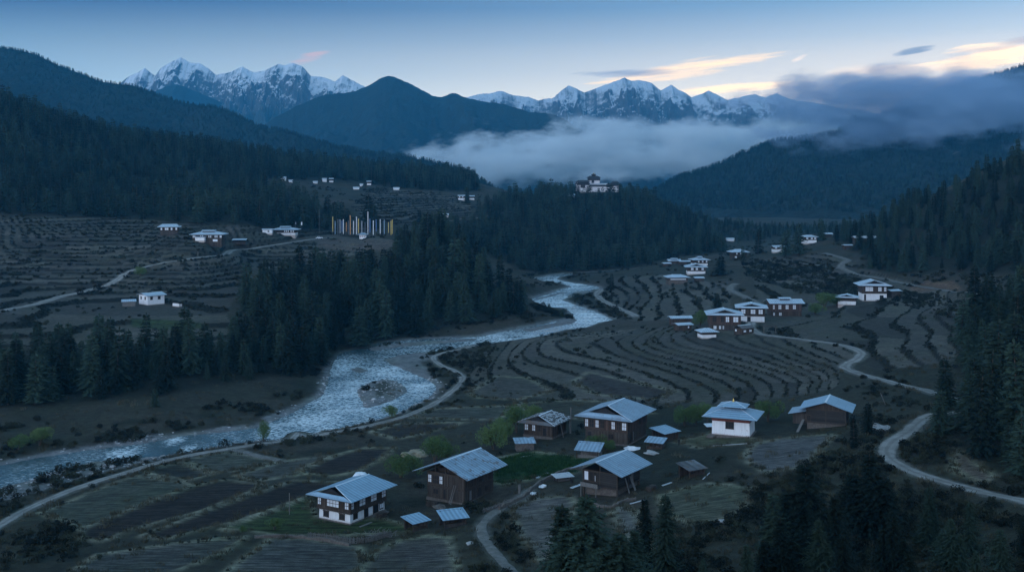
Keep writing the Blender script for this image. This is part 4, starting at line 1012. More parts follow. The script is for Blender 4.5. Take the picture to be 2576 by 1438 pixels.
class MB:
    def __init__(s): s.v, s.f = [], []
    def add(s, vs, fs):
        o = len(s.v); s.v += [tuple(p) for p in vs]; s.f += [tuple(i + o for i in f) for f in fs]; return s
    def box(s, x0, x1, y0, y1, z0, z1):
        return s.add([(x0,y0,z0),(x1,y0,z0),(x1,y1,z0),(x0,y1,z0),(x0,y0,z1),(x1,y0,z1),(x1,y1,z1),(x0,y1,z1)], [(0,3,2,1),(4,5,6,7),(0,1,5,4),(1,2,6,5),(2,3,7,6),(3,0,4,7)])
    def taper(s, x0, x1, y0, y1, z0, z1, k):
        return s.add([(x0,y0,z0),(x1,y0,z0),(x1,y1,z0),(x0,y1,z0),(x0+k,y0+k,z1),(x1-k,y0+k,z1),(x1-k,y1-k,z1),(x0+k,y1-k,z1)], [(0,3,2,1),(4,5,6,7),(0,1,5,4),(1,2,6,5),(2,3,7,6),(3,0,4,7)])
    def slab(s, P, th=0.1):
        n = len(P); lo = [(p[0], p[1], p[2] - th) for p in P]
        return s.add(list(P) + lo, [tuple(range(n)), tuple(range(2 * n - 1, n - 1, -1))] + [(i, i + n, (i + 1) % n + n, (i + 1) % n) for i in range(n)])
    def bar(s, p, q, w=0.1, h=None):
        p, q = np.array(p, float), np.array(q, float); d = q - p; d /= np.linalg.norm(d) + 1e-9
        a = np.cross(d, [0, 0, 1.0]); a = np.array([1.0, 0, 0]) if np.linalg.norm(a) < 1e-3 else a / np.linalg.norm(a); c = np.cross(a, d); h = h or w
        vs = [e + a * sx * w / 2 + c * sy * h / 2 for e in (p, q) for sx, sy in ((-1,-1),(1,-1),(1,1),(-1,1))]
        return s.add(vs, [(0,1,2,3),(7,6,5,4),(0,4,5,1),(1,5,6,2),(2,6,7,3),(3,7,4,0)])
    def build(s, name, mat, parent=None, loc=None):
        me = bpy.data.meshes.new(name); me.from_pydata(s.v, [], s.f); me.update(); me.materials.append(mat)
        return obj(name, me, parent, loc)

def gable_roof(par, hx, hy, ze, rise, mat, th=0.10, asym=0.0):
    r = MB(); zr = ze + rise
    r.slab([(-hx, -hy, ze), (hx, -hy, ze), (hx, asym, zr), (-hx, asym, zr)], th); r.slab([(hx, hy, ze), (-hx, hy, ze), (-hx, asym, zr), (hx, asym, zr)], th)
    ro = r.build('roof', mat, par)
    MB().slab([(-hx - .02, asym - .22, zr - .22 * rise / hy + .035), (hx + .02, asym - .22, zr - .22 * rise / hy + .035), (hx + .02, asym, zr + .05), (-hx - .02, asym, zr + .05)], .03).slab([(hx + .02, asym + .22, zr - .22 * rise / hy + .035), (-hx - .02, asym + .22, zr - .22 * rise / hy + .035), (-hx - .02, asym, zr + .05), (hx + .02, asym, zr + .05)], .03).build('ridge_cap', M['pale'], ro)
    return ro
def dutch_roof(par, hx, hy, ze, rise, mat, setback=1.6, f=0.42, th=0.10):
    """low hipped roof whose ends open in a small gable"""
    zr = ze + rise; r_ = hx - setback; r = MB()
    r.slab([(-hx, -hy, ze), (hx, -hy, ze), (r_, 0, zr), (-r_, 0, zr)], th); r.slab([(hx, hy, ze), (-hx, hy, ze), (-r_, 0, zr), (r_, 0, zr)], th)
    xs, ys, zs = hx - f * setback * 0.72, hy * (1 - f), ze + f * rise - 0.16
    for sg in (-1, 1):
        P = [(sg * hx, hy, ze - .03), (sg * hx, -hy, ze - .03), (sg * xs, -ys, zs), (sg * xs, ys, zs)]
        r.slab(P if sg < 0 else P[::-1], th)
    ro = r.build('roof', mat, par)
    k = MB().slab([(-r_, -.2, zr - .2 * rise / hy + .04), (r_, -.2, zr - .2 * rise / hy + .04), (r_, 0, zr + .05), (-r_, 0, zr + .05)], .03).slab([(r_, .2, zr - .2 * rise / hy + .04), (-r_, .2, zr - .2 * rise / hy + .04), (-r_, 0, zr + .05), (r_, 0, zr + .05)], .03)
    k.build('ridge_cap', M['pale'], ro); MB().bar((-r_, 0, zr + .04), (-hx, -hy, ze + .04), .16, .05).build('hip_cap', M['pale'], ro)
    for sg in (-1, 1):
        x = sg * (xs - 0.35); MB().add([(x, -ys * .8, zs - .1), (x, ys * .8, zs - .1), (x, 0, zr - .25)], [(0, 1, 2) if sg > 0 else (2, 1, 0)]).build('gablet', M['hole'], ro)
    return ro
def hip_roof(par, hx, hy, ze, rise, mat, tx, ty, th=0.10, name='roof'):
    zr = ze + rise; r = MB()
    r.slab([(-hx, -hy, ze), (hx, -hy, ze), (tx, -ty, zr), (-tx, -ty, zr)], th); r.slab([(hx, hy, ze), (-hx, hy, ze), (-tx, ty, zr), (tx, ty, zr)], th)
    r.slab([(-hx, hy, ze), (-hx, -hy, ze), (-tx, -ty, zr), (-tx, ty, zr)], th); r.slab([(hx, -hy, ze), (hx, hy, ze), (tx, ty, zr), (tx, -ty, zr)], th)
    if tx > .05 and ty > .05: r.slab([(-tx, -ty, zr), (tx, -ty, zr), (tx, ty, zr), (-tx, ty, zr)], th)
    ro = r.build(name, mat, par)
    for sx, sy in ((-1, -1), (1, -1), (-1, 1), (1, 1)): MB().bar((sx * hx, sy * hy, ze + .03), (sx * tx, sy * ty, zr + .03), .14, .05).build('hip_cap', M['pale'], ro)
    return ro

def face_box(mb, face, L, W, s0, s1, z0, z1, d0, d1):
    if face == 'A': mb.box(-L/2 - d1, -L/2 - d0, W/2 - s1 * W, W/2 - s0 * W, z0, z1)
    else: mb.box(-L/2 + s0 * L, -L/2 + s1 * L, -W/2 - d1, -W/2 - d0, z0, z1)
def window(par, face, L, W, s0, s1, z0, z1, cols=2, rows=2, kind='pane', off=0.0, detail=True):
    ln = W if face == 'A' else L; e = 0.07 / ln
    if not detail:
        mb = MB(); face_box(mb, face, L, W, s0, s1, z0, z1, off - .02, off + .05); return mb.build('window', M[kind], par)
    fr = MB(); face_box(fr, face, L, W, s0 - e, s1 + e, z0 - .08, z1 + .08, off - .02, off + .07)
    face_box(fr, face, L, W, s0 - 2.2 * e, s1 + 2.2 * e, z1 + .08, z1 + .17, off - .02, off + .14); face_box(fr, face, L, W, s0 - 1.6 * e, s1 + 1.6 * e, z0 - .16, z0 - .08, off - .02, off + .11)
    w_ = fr.build('window', M['beam'], par); p = MB(); g = 0.05
    for i in range(cols):
        for j in range(rows):
            a0, a1 = s0 + (s1 - s0) * i / cols, s0 + (s1 - s0) * (i + 1) / cols; b0, b1 = z0 + (z1 - z0) * j / rows, z0 + (z1 - z0) * (j + 1) / rows
            face_box(p, face, L, W, a0 + g / ln, a1 - g / ln, b0 + g, b1 - g, off + .06, off + .085)
    p.build('pane', M[kind], w_); return w_
def door(par, face, L, W, s0, s1, z0, z1, off=0.0, mat='hole'):
    d = MB(); face_box(d, face, L, W, s0, s1, z0, z1, off - .02, off + .05); dd = d.build('door', M[mat], par); ln = W if face == 'A' else L; e = .09 / ln
    f = MB(); face_box(f, face, L, W, s0 - e, s0, z0, z1 + .1, off - .02, off + .1); face_box(f, face, L, W, s1, s1 + e, z0, z1 + .1, off - .02, off + .1); face_box(f, face, L, W, s0, s1, z1, z1 + .1, off - .02, off + .1)
    f.build('door_frame', M['beam'], dd); return dd

def place(name, label, cat, u, v, yaw, L, W, anchor='corner', group=None, y=None, sink=0.0, lift=0.0):
    x, y_, z = hit(u, v) if y is None else at_y(u, y)
    th = math.radians(yaw); ox, oy = {'corner': (L/2, W/2), 'A': (L/2, 0), 'B': (0, W/2), 'mid': (0, 0)}[anchor]
    cx, cy = x + ox * math.cos(th) - oy * math.sin(th), y_ + ox * math.sin(th) + oy * math.cos(th)
    KEEP.append((cx, cy, 0.5 * math.hypot(L, W) * 0.92 + 0.6))
    return empty(name, (cx, cy, z - sink + lift), th, label, cat, group)
def cornice(par, L, W, z, off, n=0.34):
    m = MB()
    for k in range(int(L / n)):
        x = -L/2 + (k + .5) * L / int(L / n); m.box(x - .08, x + .08, -W/2 - off - .14, -W/2 - off + .02, z - .08, z + .08); m.box(x - .08, x + .08, W/2 + off - .02, W/2 + off + .14, z - .08, z + .08)
    for k in range(int(W / n)):
        y = -W/2 + (k + .5) * W / int(W / n); m.box(-L/2 - off - .14, -L/2 - off + .02, y - .08, y + .08, z - .08, z + .08)
    o = off + .02; m.box(-L/2 - o, L/2 + o, -W/2 - o, -W/2 - off + .02, z - .05, z + .05).box(-L/2 - o, L/2 + o, W/2 + off - .02, W/2 + o, z - .05, z + .05).box(-L/2 - o, -L/2 - off + .02, -W/2 - off + .02, W/2 + off - .02, z - .05, z + .05).box(L/2 + off - .02, L/2 + o, -W/2 - off + .02, W/2 + off - .02, z - .05, z + .05)
    m.build('cornice', M['beam'], par)
def timber_frame(par, L, W, z0, z1, off, step=1.5, zs=(), d=.06):
    m = MB()
    for f, ln in (('A', W), ('B', L)):
        n = max(2, int(round(ln / step)))
        for k in range(n + 1):
            s = k / n; face_box(m, f, L, W, min(max(s - .08 / ln, 0), 1 - .16 / ln), min(max(s + .08 / ln, .16 / ln), 1), z0, z1, off - .02, off + d)
        for z in (z0 + .08, z1 - .08) + tuple(zs): face_box(m, f, L, W, 0.0, 1.0, z - .09, z + .09, off - .02, off + d + .035)
    m.build('timber_frame', M['beam'], par)

# ------------------------------------------------------------------ near farmhouses
t = place('farmhouse', 'farmhouse with white ground floor, dark timber upper floor and smooth blue roof', 'house', 881, 1319, 59, 10.2, 7.4)
L, W = 10.2, 7.4
MB().box(-L/2 - .25, L/2 + .25, -W/2 - .25, W/2 + .25, -1.4, .16).build('plinth', M['stone'], t)
MB().taper(-L/2, L/2, -W/2, W/2, .16, 2.0, 0.05).build('wall', M['white'], t)
MB().box(-L/2 - .22, L/2 + .22, -W/2 - .22, W/2 + .22, 2.0, 4.75).build('upper_storey', M['dark'], t)
timber_frame(t, L + .44, W + .44, 2.0, 4.75, 0, 1.9, (4.2,)); cornice(t, L + .44, W + .44, 4.62, .06); cornice(t, L + .44, W + .44, 2.02, .06)
dutch_roof(t, L/2 + 1.75, W/2 + 1.75, 4.72, 1.75, M['roof'], 1.9, .42)
for s0, s1, c in ((.02, .12, 2), (.30, .66, 4), (.84, .955, 2)): window(t, 'A', L + .44, W + .44, s0, s1, 2.75, 4.0, c, 2)
for s0, s1, c in ((.02, .085, 2), (.24, .40, 2), (.555, .715, 2), (.865, .975, 2)): window(t, 'B', L + .44, W + .44, s0, s1, 2.75, 4.0, c, 2)
for s0, s1 in ((.15, .31), (.66, .82)): window(t, 'A', L, W, s0, s1, .72, 1.6, 2, 1, 'hole')
window(t, 'B', L, W, .09, .2, .8, 1.6, 2, 1, 'hole'); door(t, 'B', L, W, .40, .50, .2, 1.75); door(t, 'B', L, W, .66, .80, .2, 1.75); window(t, 'B', L, W, .85, .95, .7, 1.6, 2, 1)
MB().box(L/2 - 3.6, L/2 - 1.0, -W/2 - 1.9, -W/2 - .3, .15, .42).box(L/2 - 5.2, L/2 - 3.8, -W/2 - 1.2, -W/2 - .3, -.1, .3).build('door_step', M['stone'], t)

t = place('timber_barn', 'largest brown timber barn with open attic, patched blue roof, beside the willows', 'barn', 1168, 1268, 57, 9.8, 8.8); L, W = 9.8, 8.8
MB().box(-L/2 - .2, L/2 + .2, -W/2 - .2, W/2 + .2, -1.4, .2).build('plinth', M['stone'], t)
MB().box(-L/2, L/2, -W/2, W/2, .2, 5.1).build('wall', M['plank'], t); timber_frame(t, L, W, .2, 5.1, 0, 1.3, (2.5, 2.75), .08); cornice(t, L, W, 2.62, .08, .5)
gable_roof(t, L/2 + 2.1, W/2 + 2.2, 5.35, 2.55, M['roof4'], .12)
a = MB()
for x in (-L/2 + .1, -L/2 + 3.2, 0, L/2 - .1):
    a.bar((x, 0, 5.1), (x, 0, 7.7), .2); a.bar((x, -W/2, 5.15), (x, W/2, 5.15), .2)
    for y in (-2.6, 2.6): a.bar((x, y, 5.1), (x, y, 6.5), .18)
    for sg in (-1, 1): a.bar((x, sg * (W/2 + 1.6), 5.45), (x, 0, 7.6), .16)
a.bar((-L/2 - 1.8, -W/2, 5.55), (L/2 + 1.8, -W/2, 5.55), .2); a.bar((-L/2 - 1.8, W/2, 5.55), (L/2 + 1.8, W/2, 5.55), .2); a.build('attic_frame', M['beam'], t)
MB().box(-L/2 + 1.3, L/2 - 1.3, -W/2 + 1.6, W/2 - 1.6, 5.12, 5.9).build('hay_store', M['dark'], t)
window(t, 'A', L, W, .02, .11, 3.1, 4.6, 2, 2); window(t, 'A', L, W, .15, .31, 3.0, 4.6, 3, 2, 'hole'); window(t, 'A', L, W, .33, .415, 3.1, 4.6, 2, 2)
window(t, 'A', L, W, .16, .3, 1.0, 2.0, 2, 1, 'hole'); door(t, 'A', L, W, .42, .50, .25, 2.2); door(t, 'B', L, W, .46, .56, .25, 2.1); window(t, 'B', L, W, .70, .80, .9, 1.9, 2, 1, 'hole'); window(t, 'B', L, W, .5, .58, 3.2, 4.5, 2, 2, 'hole'); door(t, 'B', L, W, .16, .26, .25, 2.2, 0, 'grey')
MB().bar((-L/2 - 1.4, -W/2 + 2.6, 0), (-L/2 - .12, -W/2 + 2.3, 3.4), .12).bar((-L/2 - 1.4, -W/2 + 2.2, 0), (-L/2 - .12, -W/2 + 1.9, 3.4), .12).build('ladder', M['grey'], t)

t = place('log_house', 'log walled house on stilts with grey ribbed roof above the bare yard', 'house', 1553, 1249, 55, 8.8, 7.6); L, W = 8.8, 7.6
MB().box(-L/2 + .5, L/2 - .3, -W/2 + .5, W/2 - .3, -1.2, 1.25).build('plinth', M['stone'], t)
MB().box(-L/2, L/2, -W/2, W/2, 1.25, 4.2).build('wall', M['log'], t)
for x in (-L/2 + .12, 0, L/2 - .12):
    for y in (-W/2 + .12, W/2 - .12): MB().box(x - .13, x + .13, y - .13, y + .13, -1.0, 1.25).build('stilt', M['beam'], t)
timber_frame(t, L, W, 1.25, 4.2, 0, 4.0)
gable_roof(t, L/2 + 1.75, W/2 + 1.9, 4.35, 2.0, M['roof2'], .11)
a = MB()
for x in (-L/2 + .1, 0, L/2 - .1):
    a.bar((x, 0, 4.2), (x, 0, 6.2), .18)
    for sg in (-1, 1): a.bar((x, sg * (W/2 + 1.4), 4.42), (x, 0, 6.1), .15)
a.build('attic_frame', M['beam'], t)
MB().box(-L/2 - 1.3, -L/2 - .02, -W/2 + 3.6, W/2 - .2, 1.2, 1.32).box(-L/2 - 1.3, -L/2 - 1.2, -W/2 + 3.6, W/2 - .2, 1.32, 2.0).bar((-L/2 - 1.2, W/2 - .3, -1), (-L/2 - 1.2, W/2 - .3, 1.2), .14).bar((-L/2 - 1.2, 0.2, -1), (-L/2 - 1.2, 0.2, 1.2), .14).build('balcony', M['grey'], t)
window(t, 'A', L, W, .05, .17, 2.2, 3.9, 1, 1); window(t, 'A', L, W, .20, .42, 2.1, 3.9, 2, 1, 'hole'); window(t, 'A', L, W, .36, .385, 2.2, 3.3, 1, 1, 'pane', .07)
door(t, 'B', L, W, .34, .46, 1.3, 3.2); door(t, 'B', L, W, .60, .70, 1.3, 3.2, 0, 'grey')
for s, q in ((.30, 1.5), (.50, 1.9), (.56, 1.7)):
    x = -L/2 + s * L; MB().bar((x, -W/2 - q * .9, -.3), (x + .25, -W/2 - .1, 2.9), .28, .06).build('ramp_board', M['grey'], t)

t = place('timber_farmhouse', 'tall two storey brown timber farmhouse with broad grey blue roof at the field edge', 'house', 1578, 1121, 62, 11.6, 10.4); L, W = 11.6, 10.4
MB().box(-L/2 - .2, L/2 + .2, -W/2 - .2, W/2 + .2, -1.6, .3).build('plinth', M['stone'], t)
MB().box(-L/2, L/2, -W/2, W/2, .3, 2.9).build('wall', M['plank'], t); MB().box(-L/2 - .2, L/2 + .2, -W/2 - .2, W/2 + .2, 2.9, 6.0).build('upper_storey', M['red'], t)
timber_frame(t, L, W, .3, 2.9, 0, 1.7); timber_frame(t, L + .4, W + .4, 2.9, 6.0, 0, 1.45, (5.45,)); cornice(t, L + .4, W + .4, 5.85, .06)
dutch_roof(t, L/2 + 2.0, W/2 + 2.0, 6.1, 2.5, M['roof2'], 2.7, .45, .12)
for s0, s1 in ((.02, .09), (.26, .335), (.63, .71), (.87, .97)): window(t, 'A', L + .4, W + .4, s0, s1, 3.5, 5.2, 2, 2)
for s0, s1 in ((.12, .22), (.37, .46), (.75, .84)): window(t, 'A', L + .4, W + .4, s0, s1, 3.5, 5.2, 2, 2, 'hole')
window(t, 'B', L + .4, W + .4, .55, .68, 3.6, 5.2, 3, 2, 'hole'); window(t, 'B', L + .4, W + .4, .78, .92, 3.6, 5.2, 3, 2, 'hole'); door(t, 'B', L, W, .10, .22, .35, 2.5); door(t, 'B', L, W, .28, .34, .35, 2.6, 0, 'grey'); door(t, 'A', L, W, .05, .14, .35, 2.3); window(t, 'A', L, W, .55, .68, 1.2, 2.3, 2, 1, 'hole')

t = place('old_farmhouse', 'low old farmhouse under a dark broken shingle roof strewn with pale slates', 'house', 1389, 1105, 62, 7.9, 7.6); L, W = 7.9, 7.6
MB().box(-L/2 - .15, L/2 + .15, -W/2 - .15, W/2 + .15, -1.4, .5).build('plinth', M['stone'], t)
MB().box(-L/2, L/2, -W/2, W/2, .5, 3.5).build('wall', M['dark'], t); timber_frame(t, L, W, .5, 3.5, 0, 1.5)
ro = dutch_roof(t, L/2 + 1.3, W/2 + 1.3, 3.55, 1.7, M['broken'], 1.7, .45, .12)
rs_ = np.random.default_rng(5); sl = MB()
for k in range(150):
    x = rs_.uniform(-L/2 - 1.0, L/2 + .9); y = -rs_.uniform(.1, 1) * (W/2 + 1.1) if rs_.random() < .8 else rs_.uniform(.1, 1) * (W/2 + 1.1)
    z = 3.55 + 1.7 * (1 - abs(y) / (W/2 + 1.3)); 
    if abs(x) > L/2 + 1.3 - 1.7 * (1 - abs(y) / (W/2 + 1.3)): continue
    a_, w2 = rs_.uniform(.15, .4), rs_.uniform(.1, .25); g_ = 1.7 / (W/2 + 1.3)
    sl.slab([(x - a_, y - w2, z + .05 - (w2 if y < 0 else -w2) * g_), (x + a_, y - w2, z + .05 - (w2 if y < 0 else -w2) * g_), (x + a_, y + w2, z + .05 + (w2 if y < 0 else -w2) * g_), (x - a_, y + w2, z + .05 + (w2 if y < 0 else -w2) * g_)], .03)
tag(sl.build('slates', M['slab'], ro), kind='stuff')
window(t, 'A', L, W, .04, .16, 1.6, 3.0, 2, 2); window(t, 'A', L, W, .30, .41, 1.6, 3.0, 2, 2); window(t, 'A', L, W, .48, .6, 1.6, 3.0, 2, 2, 'hole'); door(t, 'A', L, W, .68, .80, .5, 2.5); door(t, 'B', L, W, .4, .6, .5, 2.6)
MB().bar((-L/2 + 3.2, -W/2 - 1.6, -.6), (-L/2 + 2.5, -W/2 - 1.0, 3.3), .4, .08).build('prop_board', M['grey'], t); MB().bar((L/2 - .3, -W/2 - 1.2, -.6), (L/2 - .4, -W/2 - 1.0, 3.5), .22).build('roof_post', M['grey'], t)

t = place('village_chapel', 'white washed chapel with red band and two tiered blue roof', 'chapel', 1886, 1100, 68, 6.8, 8.6); L, W = 6.8, 8.6
MB().box(-L/2 - .35, L/2 + .35, -W/2 - .35, W/2 + .35, -1.4, .12).build('plinth', M['stone'], t)
MB().taper(-L/2, L/2, -W/2, W/2, .12, 3.2, .08).build('wall', M['chapel'], t)
MB().box(-L/2 - .03, L/2 + .03, -W/2 - .03, W/2 + .03, 3.2, 4.05).build('red_band', M['band'], t); MB().box(-L/2 - .1, L/2 + .1, -W/2 - .1, W/2 + .1, 4.05, 4.3).build('eave_band', M['white'], t)
hip_roof(t, L/2 + 1.9, W/2 + 1.9, 4.35, 1.5, M['roof'], 1.2, 1.9)
MB().box(-1.15, 1.15, -1.85, 1.85, 5.7, 6.35).build('lantern', M['dark'], t); ur = hip_roof(t, 2.4, 3.3, 6.35, .85, M['roof'], .1, .5, .1, 'upper_roof')
MB().taper(-.22, .22, -.22, .22, 7.15, 7.5, .08).taper(-.14, .14, -.14, .14, 7.5, 7.95, .1).build('finial', M['gold'], ur)
window(t, 'A', L, W, .37, .58, 1.7, 3.1, 3, 1, 'hole')
MB().slab([(-L/2 - 1.7, W/2 - .6, -.2), (-L/2 - .1, W/2 - 1.3, .1), (-L/2 - .1, W/2 + .6, .1), (-L/2 - 1.4, W/2 + 1.0, -.2)], .3).build('door_step', M['stone'], t)

t = place('log_barn', 'dark log barn with gable roof and lean-to, on the grassy rim above the round field', 'barn', 2128, 1070, 68, 7.6, 8.8, sink=0.9); L, W = 7.6, 8.8
MB().box(-L/2 + .2, L/2 - .2, -W/2 + .2, W/2 - .2, -1.6, 1.0).build('plinth', M['stone'], t)
MB().box(-L/2, L/2, -W/2, W/2, 1.0, 4.1).build('wall', M['log'], t); timber_frame(t, L, W, 1.0, 4.1, 0, 4.4)
gable_roof(t, L/2 + 1.2, W/2 + 1.5, 4.15, 1.9, M['roof'], .1)
MB().add([(-L/2 + .05, -W/2, 4.1), (-L/2 + .05, W/2, 4.1), (-L/2 + .05, 0, 5.7)], [(2, 1, 0)]).build('gable_board', M['dark'], t)
MB().box(-L/2 + .4, L/2 - 2, W/2 + .05, W/2 + 3.0, .4, 2.9).build('lean_to_wall', M['plank'], t)
MB().slab([(-L/2 - .9, W/2 - 0.1, 3.75), (L/2 - 1.2, W/2 - 0.1, 3.75), (L/2 - 1.2, W/2 + 3.9, 2.85), (-L/2 - .9, W/2 + 3.9, 2.85)][::-1], .1).build('lean_to_roof', M['roof2'], t)
window(t, 'A', L, W, .03, .12, 1.4, 2.6, 2, 1, 'hole')
MB().bar((-L/2 - 3.4, W/2 + 1.6, -1.0), (-L/2 + .2, W/2 + .6, 1.5), .6, .1).build('ramp_board', M['grey'], t)

# ------------------------------------------------------------------ farther houses
def far_house(label, u, v, yaw, L, W, h1, h2, roof, rmat, anchor, winA=(), winB=(), lower='white', upper='dark', lantern=0.0, name='farmhouse', y=None, ov=1.3, rise=1.4, detail=True, lw=(), group=None, cat='house'):
    t = place(name, label, cat, u, v, yaw, L, W, anchor, group, y)
    MB().box(-L/2, L/2, -W/2, W/2, -2.0, h1).build('wall', M[lower], t); H = h1 + h2; f = 0.0
    if h2 > 0:
        MB().box(-L/2 - .15, L/2 + .15, -W/2 - .15, W/2 + .15, h1, H).build('upper_storey', M[upper], t); f = .15
        if detail: timber_frame(t, L + .3, W + .3, h1, H, 0, 2.2)
    if roof == 'gable': ro = gable_roof(t, L/2 + ov, W/2 + ov, H + .05, rise, M[rmat])
    elif roof == 'hip': ro = hip_roof(t, L/2 + ov, W/2 + ov, H + .05, rise, M[rmat], max(.1, L/2 + ov - W/2 - ov * .5), .1)
    else: ro = dutch_roof(t, L/2 + ov, W/2 + ov, H + .05, rise, M[rmat], min(2.6, L * .24), .42)
    if lantern:
        lx = L * lantern / 2
        MB().box(-lx, lx, -1.2, 1.2, H + rise * .6, H + rise + .45).build('lantern', M['dark'], t)
        MB().slab([(-lx - .5, -2.0, H + rise + .42), (lx + .5, -2.0, H + rise + .42), (lx + .5, 0, H + rise + .85), (-lx - .5, 0, H + rise + .85)], .1).slab([(lx + .5, 2.0, H + rise + .42), (-lx - .5, 2.0, H + rise + .42), (-lx - .5, 0, H + rise + .85), (lx + .5, 0, H + rise + .85)], .1).build('upper_roof', M[rmat], t)
    for fc, ws in (('A', winA), ('B', winB)):
        for w_ in ws:
            s0, s1 = w_[0], w_[1]; k = w_[2] if len(w_) > 2 else 'pane'
            z0, z1 = (h1 + h2 * .28, h1 + h2 * .80) if h2 else (h1 * .42, h1 * .74)
            if len(w_) > 3: z0, z1 = w_[3], w_[4]
            window(t, fc, L + 2 * f * (z0 >= h1), W + 2 * f * (z0 >= h1), s0, s1, z0, z1, 2, 2, k, 0, detail)
    for fc, s0, s1, z0, z1 in lw: door(t, fc, L, W, s0, s1, z0, z1)
    return t
far_house('white box shaped house with low blue roof, alone on the terraced bench', 371, 768, 45, 7.8, 7.8, 4.1, 0, 'gable', 'roof3', 'corner', winA=((.20, .32, 'hole', 2.4, 3.4), (.68, .80, 'hole', 2.4, 3.4)), winB=((.17, .30, 'hole', 2.4, 3.5), (.62, .76, 'hole', 2.4, 3.5)), ov=.9, rise=.9, name='white_house')
W5 = [(a, a + .03) for a in (.02, .07, .27, .33, .55, .61, .76, .82, .93, .965)]
far_house('wide two storey manor with long raised roof, largest house on the terraced hillside', 521, 612, 2, 15.5, 9, 2.4, 2.4, 'hip', 'roof3', 'B', winB=[(a, b_, 'pane', 3.1, 4.3) for a, b_ in W5] + [(.18, .30, 'pane', 1.0, 2.2), (.34, .40, 'pane', 1.0, 2.2), (.70, .86, 'pane', 1.0, 2.2)], lower='dark', lantern=.42, detail=False, ov=1.6, name='manor_house')
far_house('smaller hillside house just above and behind the wide manor', 425, 592, 12, 9.5, 8, 2.4, 2.4, 'dutch', 'roof3', 'B', winB=[(a, a + .09) for a in (.04, .28, .38, .60, .86)], winA=((.2, .3), (.6, .7)), lower='plank', detail=False, ov=1.4)
far_house('long low house with two flagpoles at the top of the hill road', 715, 592, 0, 14, 9, 1.6, 2.0, 'hip', 'roof3', 'B', winB=[(a, a + .05) for a in (.50, .58, .66, .78, .88)], lower='white', lantern=.42, detail=False, ov=1.8, rise=1.3)
far_house('tiny white flat house beside the long low house with flagpoles', 672, 588, 5, 6, 5, 2.6, 0, 'gable', 'roof3', 'B', winB=((.55, .7, 'hole'),), detail=False, ov=.4, rise=.4, name='white_hut', cat='hut')
far_house('small white shrine in front of the prayer flags', 912, 602, 0, 4.0, 4.0, 3.0, 0, 'hip', 'roof4', 'B', winB=((.1, .3, 'band', 1.6, 2.1), (.4, .6, 'band', 1.6, 2.1), (.7, .9, 'band', 1.6, 2.1)), detail=False, ov=1.1, rise=1.0, name='shrine', cat='shrine')
far_house('timber farmhouse with gablet roof facing the camera, lowest of the village trio', 1824, 831, 84, 10, 11.5, 2.2, 3.8, 'dutch', 'roof3', 'A', winA=((.10, .22, 'hole'), (.36, .46, 'hole'), (.52, .63), (.76, .92), (.12, .22, 'pane', .5, 1.8), (.30, .37, 'pane', .5, 1.8), (.42, .47, 'pane', .5, 1.8)), lower='plank', upper='red', ov=1.4, rise=1.8)
far_house('house with white ground floor behind the village timber farmhouse, beside the road', 1891, 810, 80, 9, 10, 2.4, 3.4, 'dutch', 'roof3', 'A', winA=((.10, .26), (.46, .64), (.76, .92)), lw=(('A', .33, .45, 0, 2.1),), lower='white', upper='dark', ov=1.5, rise=1.5)
far_house('red timber house with small raised roof box, highest of the village trio', 1979, 795, 1, 12.4, 8, 2.0, 3.4, 'gable', 'roof3', 'B', winB=((.04, .10), (.22, .32), (.46, .56), (.70, .80), (.04, .10, 'pane', .3, 1.5), (.24, .33, 'pane', .3, 1.5)), lower='dark', upper='red', lantern=.34, ov=1.3, rise=1.3)
far_house('tall farmhouse with white lower floor and timber top, standing alone under the pine wood', 2200, 757, 84, 9, 10.8, 3.4, 3.8, 'dutch', 'roof3', 'A', winA=((.13, .44), (.64, .78), (.88, .97)), lw=(('A', .08, .14, 0.2, 3.0), ('A', .72, .86, 1.0, 2.6)), lower='white', upper='dark', ov=2.0, rise=2.2)
far_house('small house with two stacked grey roofs beside the tall farmhouse', 2130, 767, 70, 6, 7.5, 1.8, 1.6, 'dutch', 'roof3', 'A', lower='white', upper='dark', ov=1.3, rise=1.2)
far_house('white posted shed on the uphill side of the tall farmhouse', 2254, 748, 20, 5, 4, 3.0, 0, 'gable', 'roof3', 'B', lower='plank', ov=.7, rise=.5, name='shed', cat='shed')
far_house('low pale roofed house on the valley rim beside the column shaped cypress', 1862, 650, 8, 9.5, 8, 2.2, 2.2, 'hip', 'roof3', 'B', winB=((.2, .3), (.5, .7), (.1, .25, 'pane', .4, 1.6), (.5, .6, 'pane', .4, 1.6)), lower='plank', detail=False, ov=1.8, rise=1.8)
far_house('lower house of the far hamlet, with gablet roof and white window row', 1752, 690, 86, 10, 11, 2.0, 2.6, 'dutch', 'roof3', 'A', winA=((.2, .34), (.46, .58), (.78, .9)), detail=False, ov=1.6, rise=1.8)
far_house('upper house of the far hamlet, with little raised roof', 1764, 670, 10, 9, 8, 2.0, 2.4, 'hip', 'roof3', 'B', winB=((.25, .36), (.55, .66), (.85, .95)), lantern=.3, detail=False, ov=1.6, rise=1.4)
far_house('long grey walled house in front of the far hamlet', 1706, 714, 4, 11, 8, 2.0, 1.8, 'hip', 'roof3', 'B', winB=((.1, .9, 'pane', 2.4, 3.0),), lower='stone', upper='plank', detail=False, ov=1.4, rise=1.4)
far_house('pale stepped roof at the outer end of the far hamlet', 1697, 664, 0, 8, 6, 2.2, 0, 'gable', 'roof3', 'B', lower='dark', detail=False, ov=.8, rise=1.0, lantern=.5)
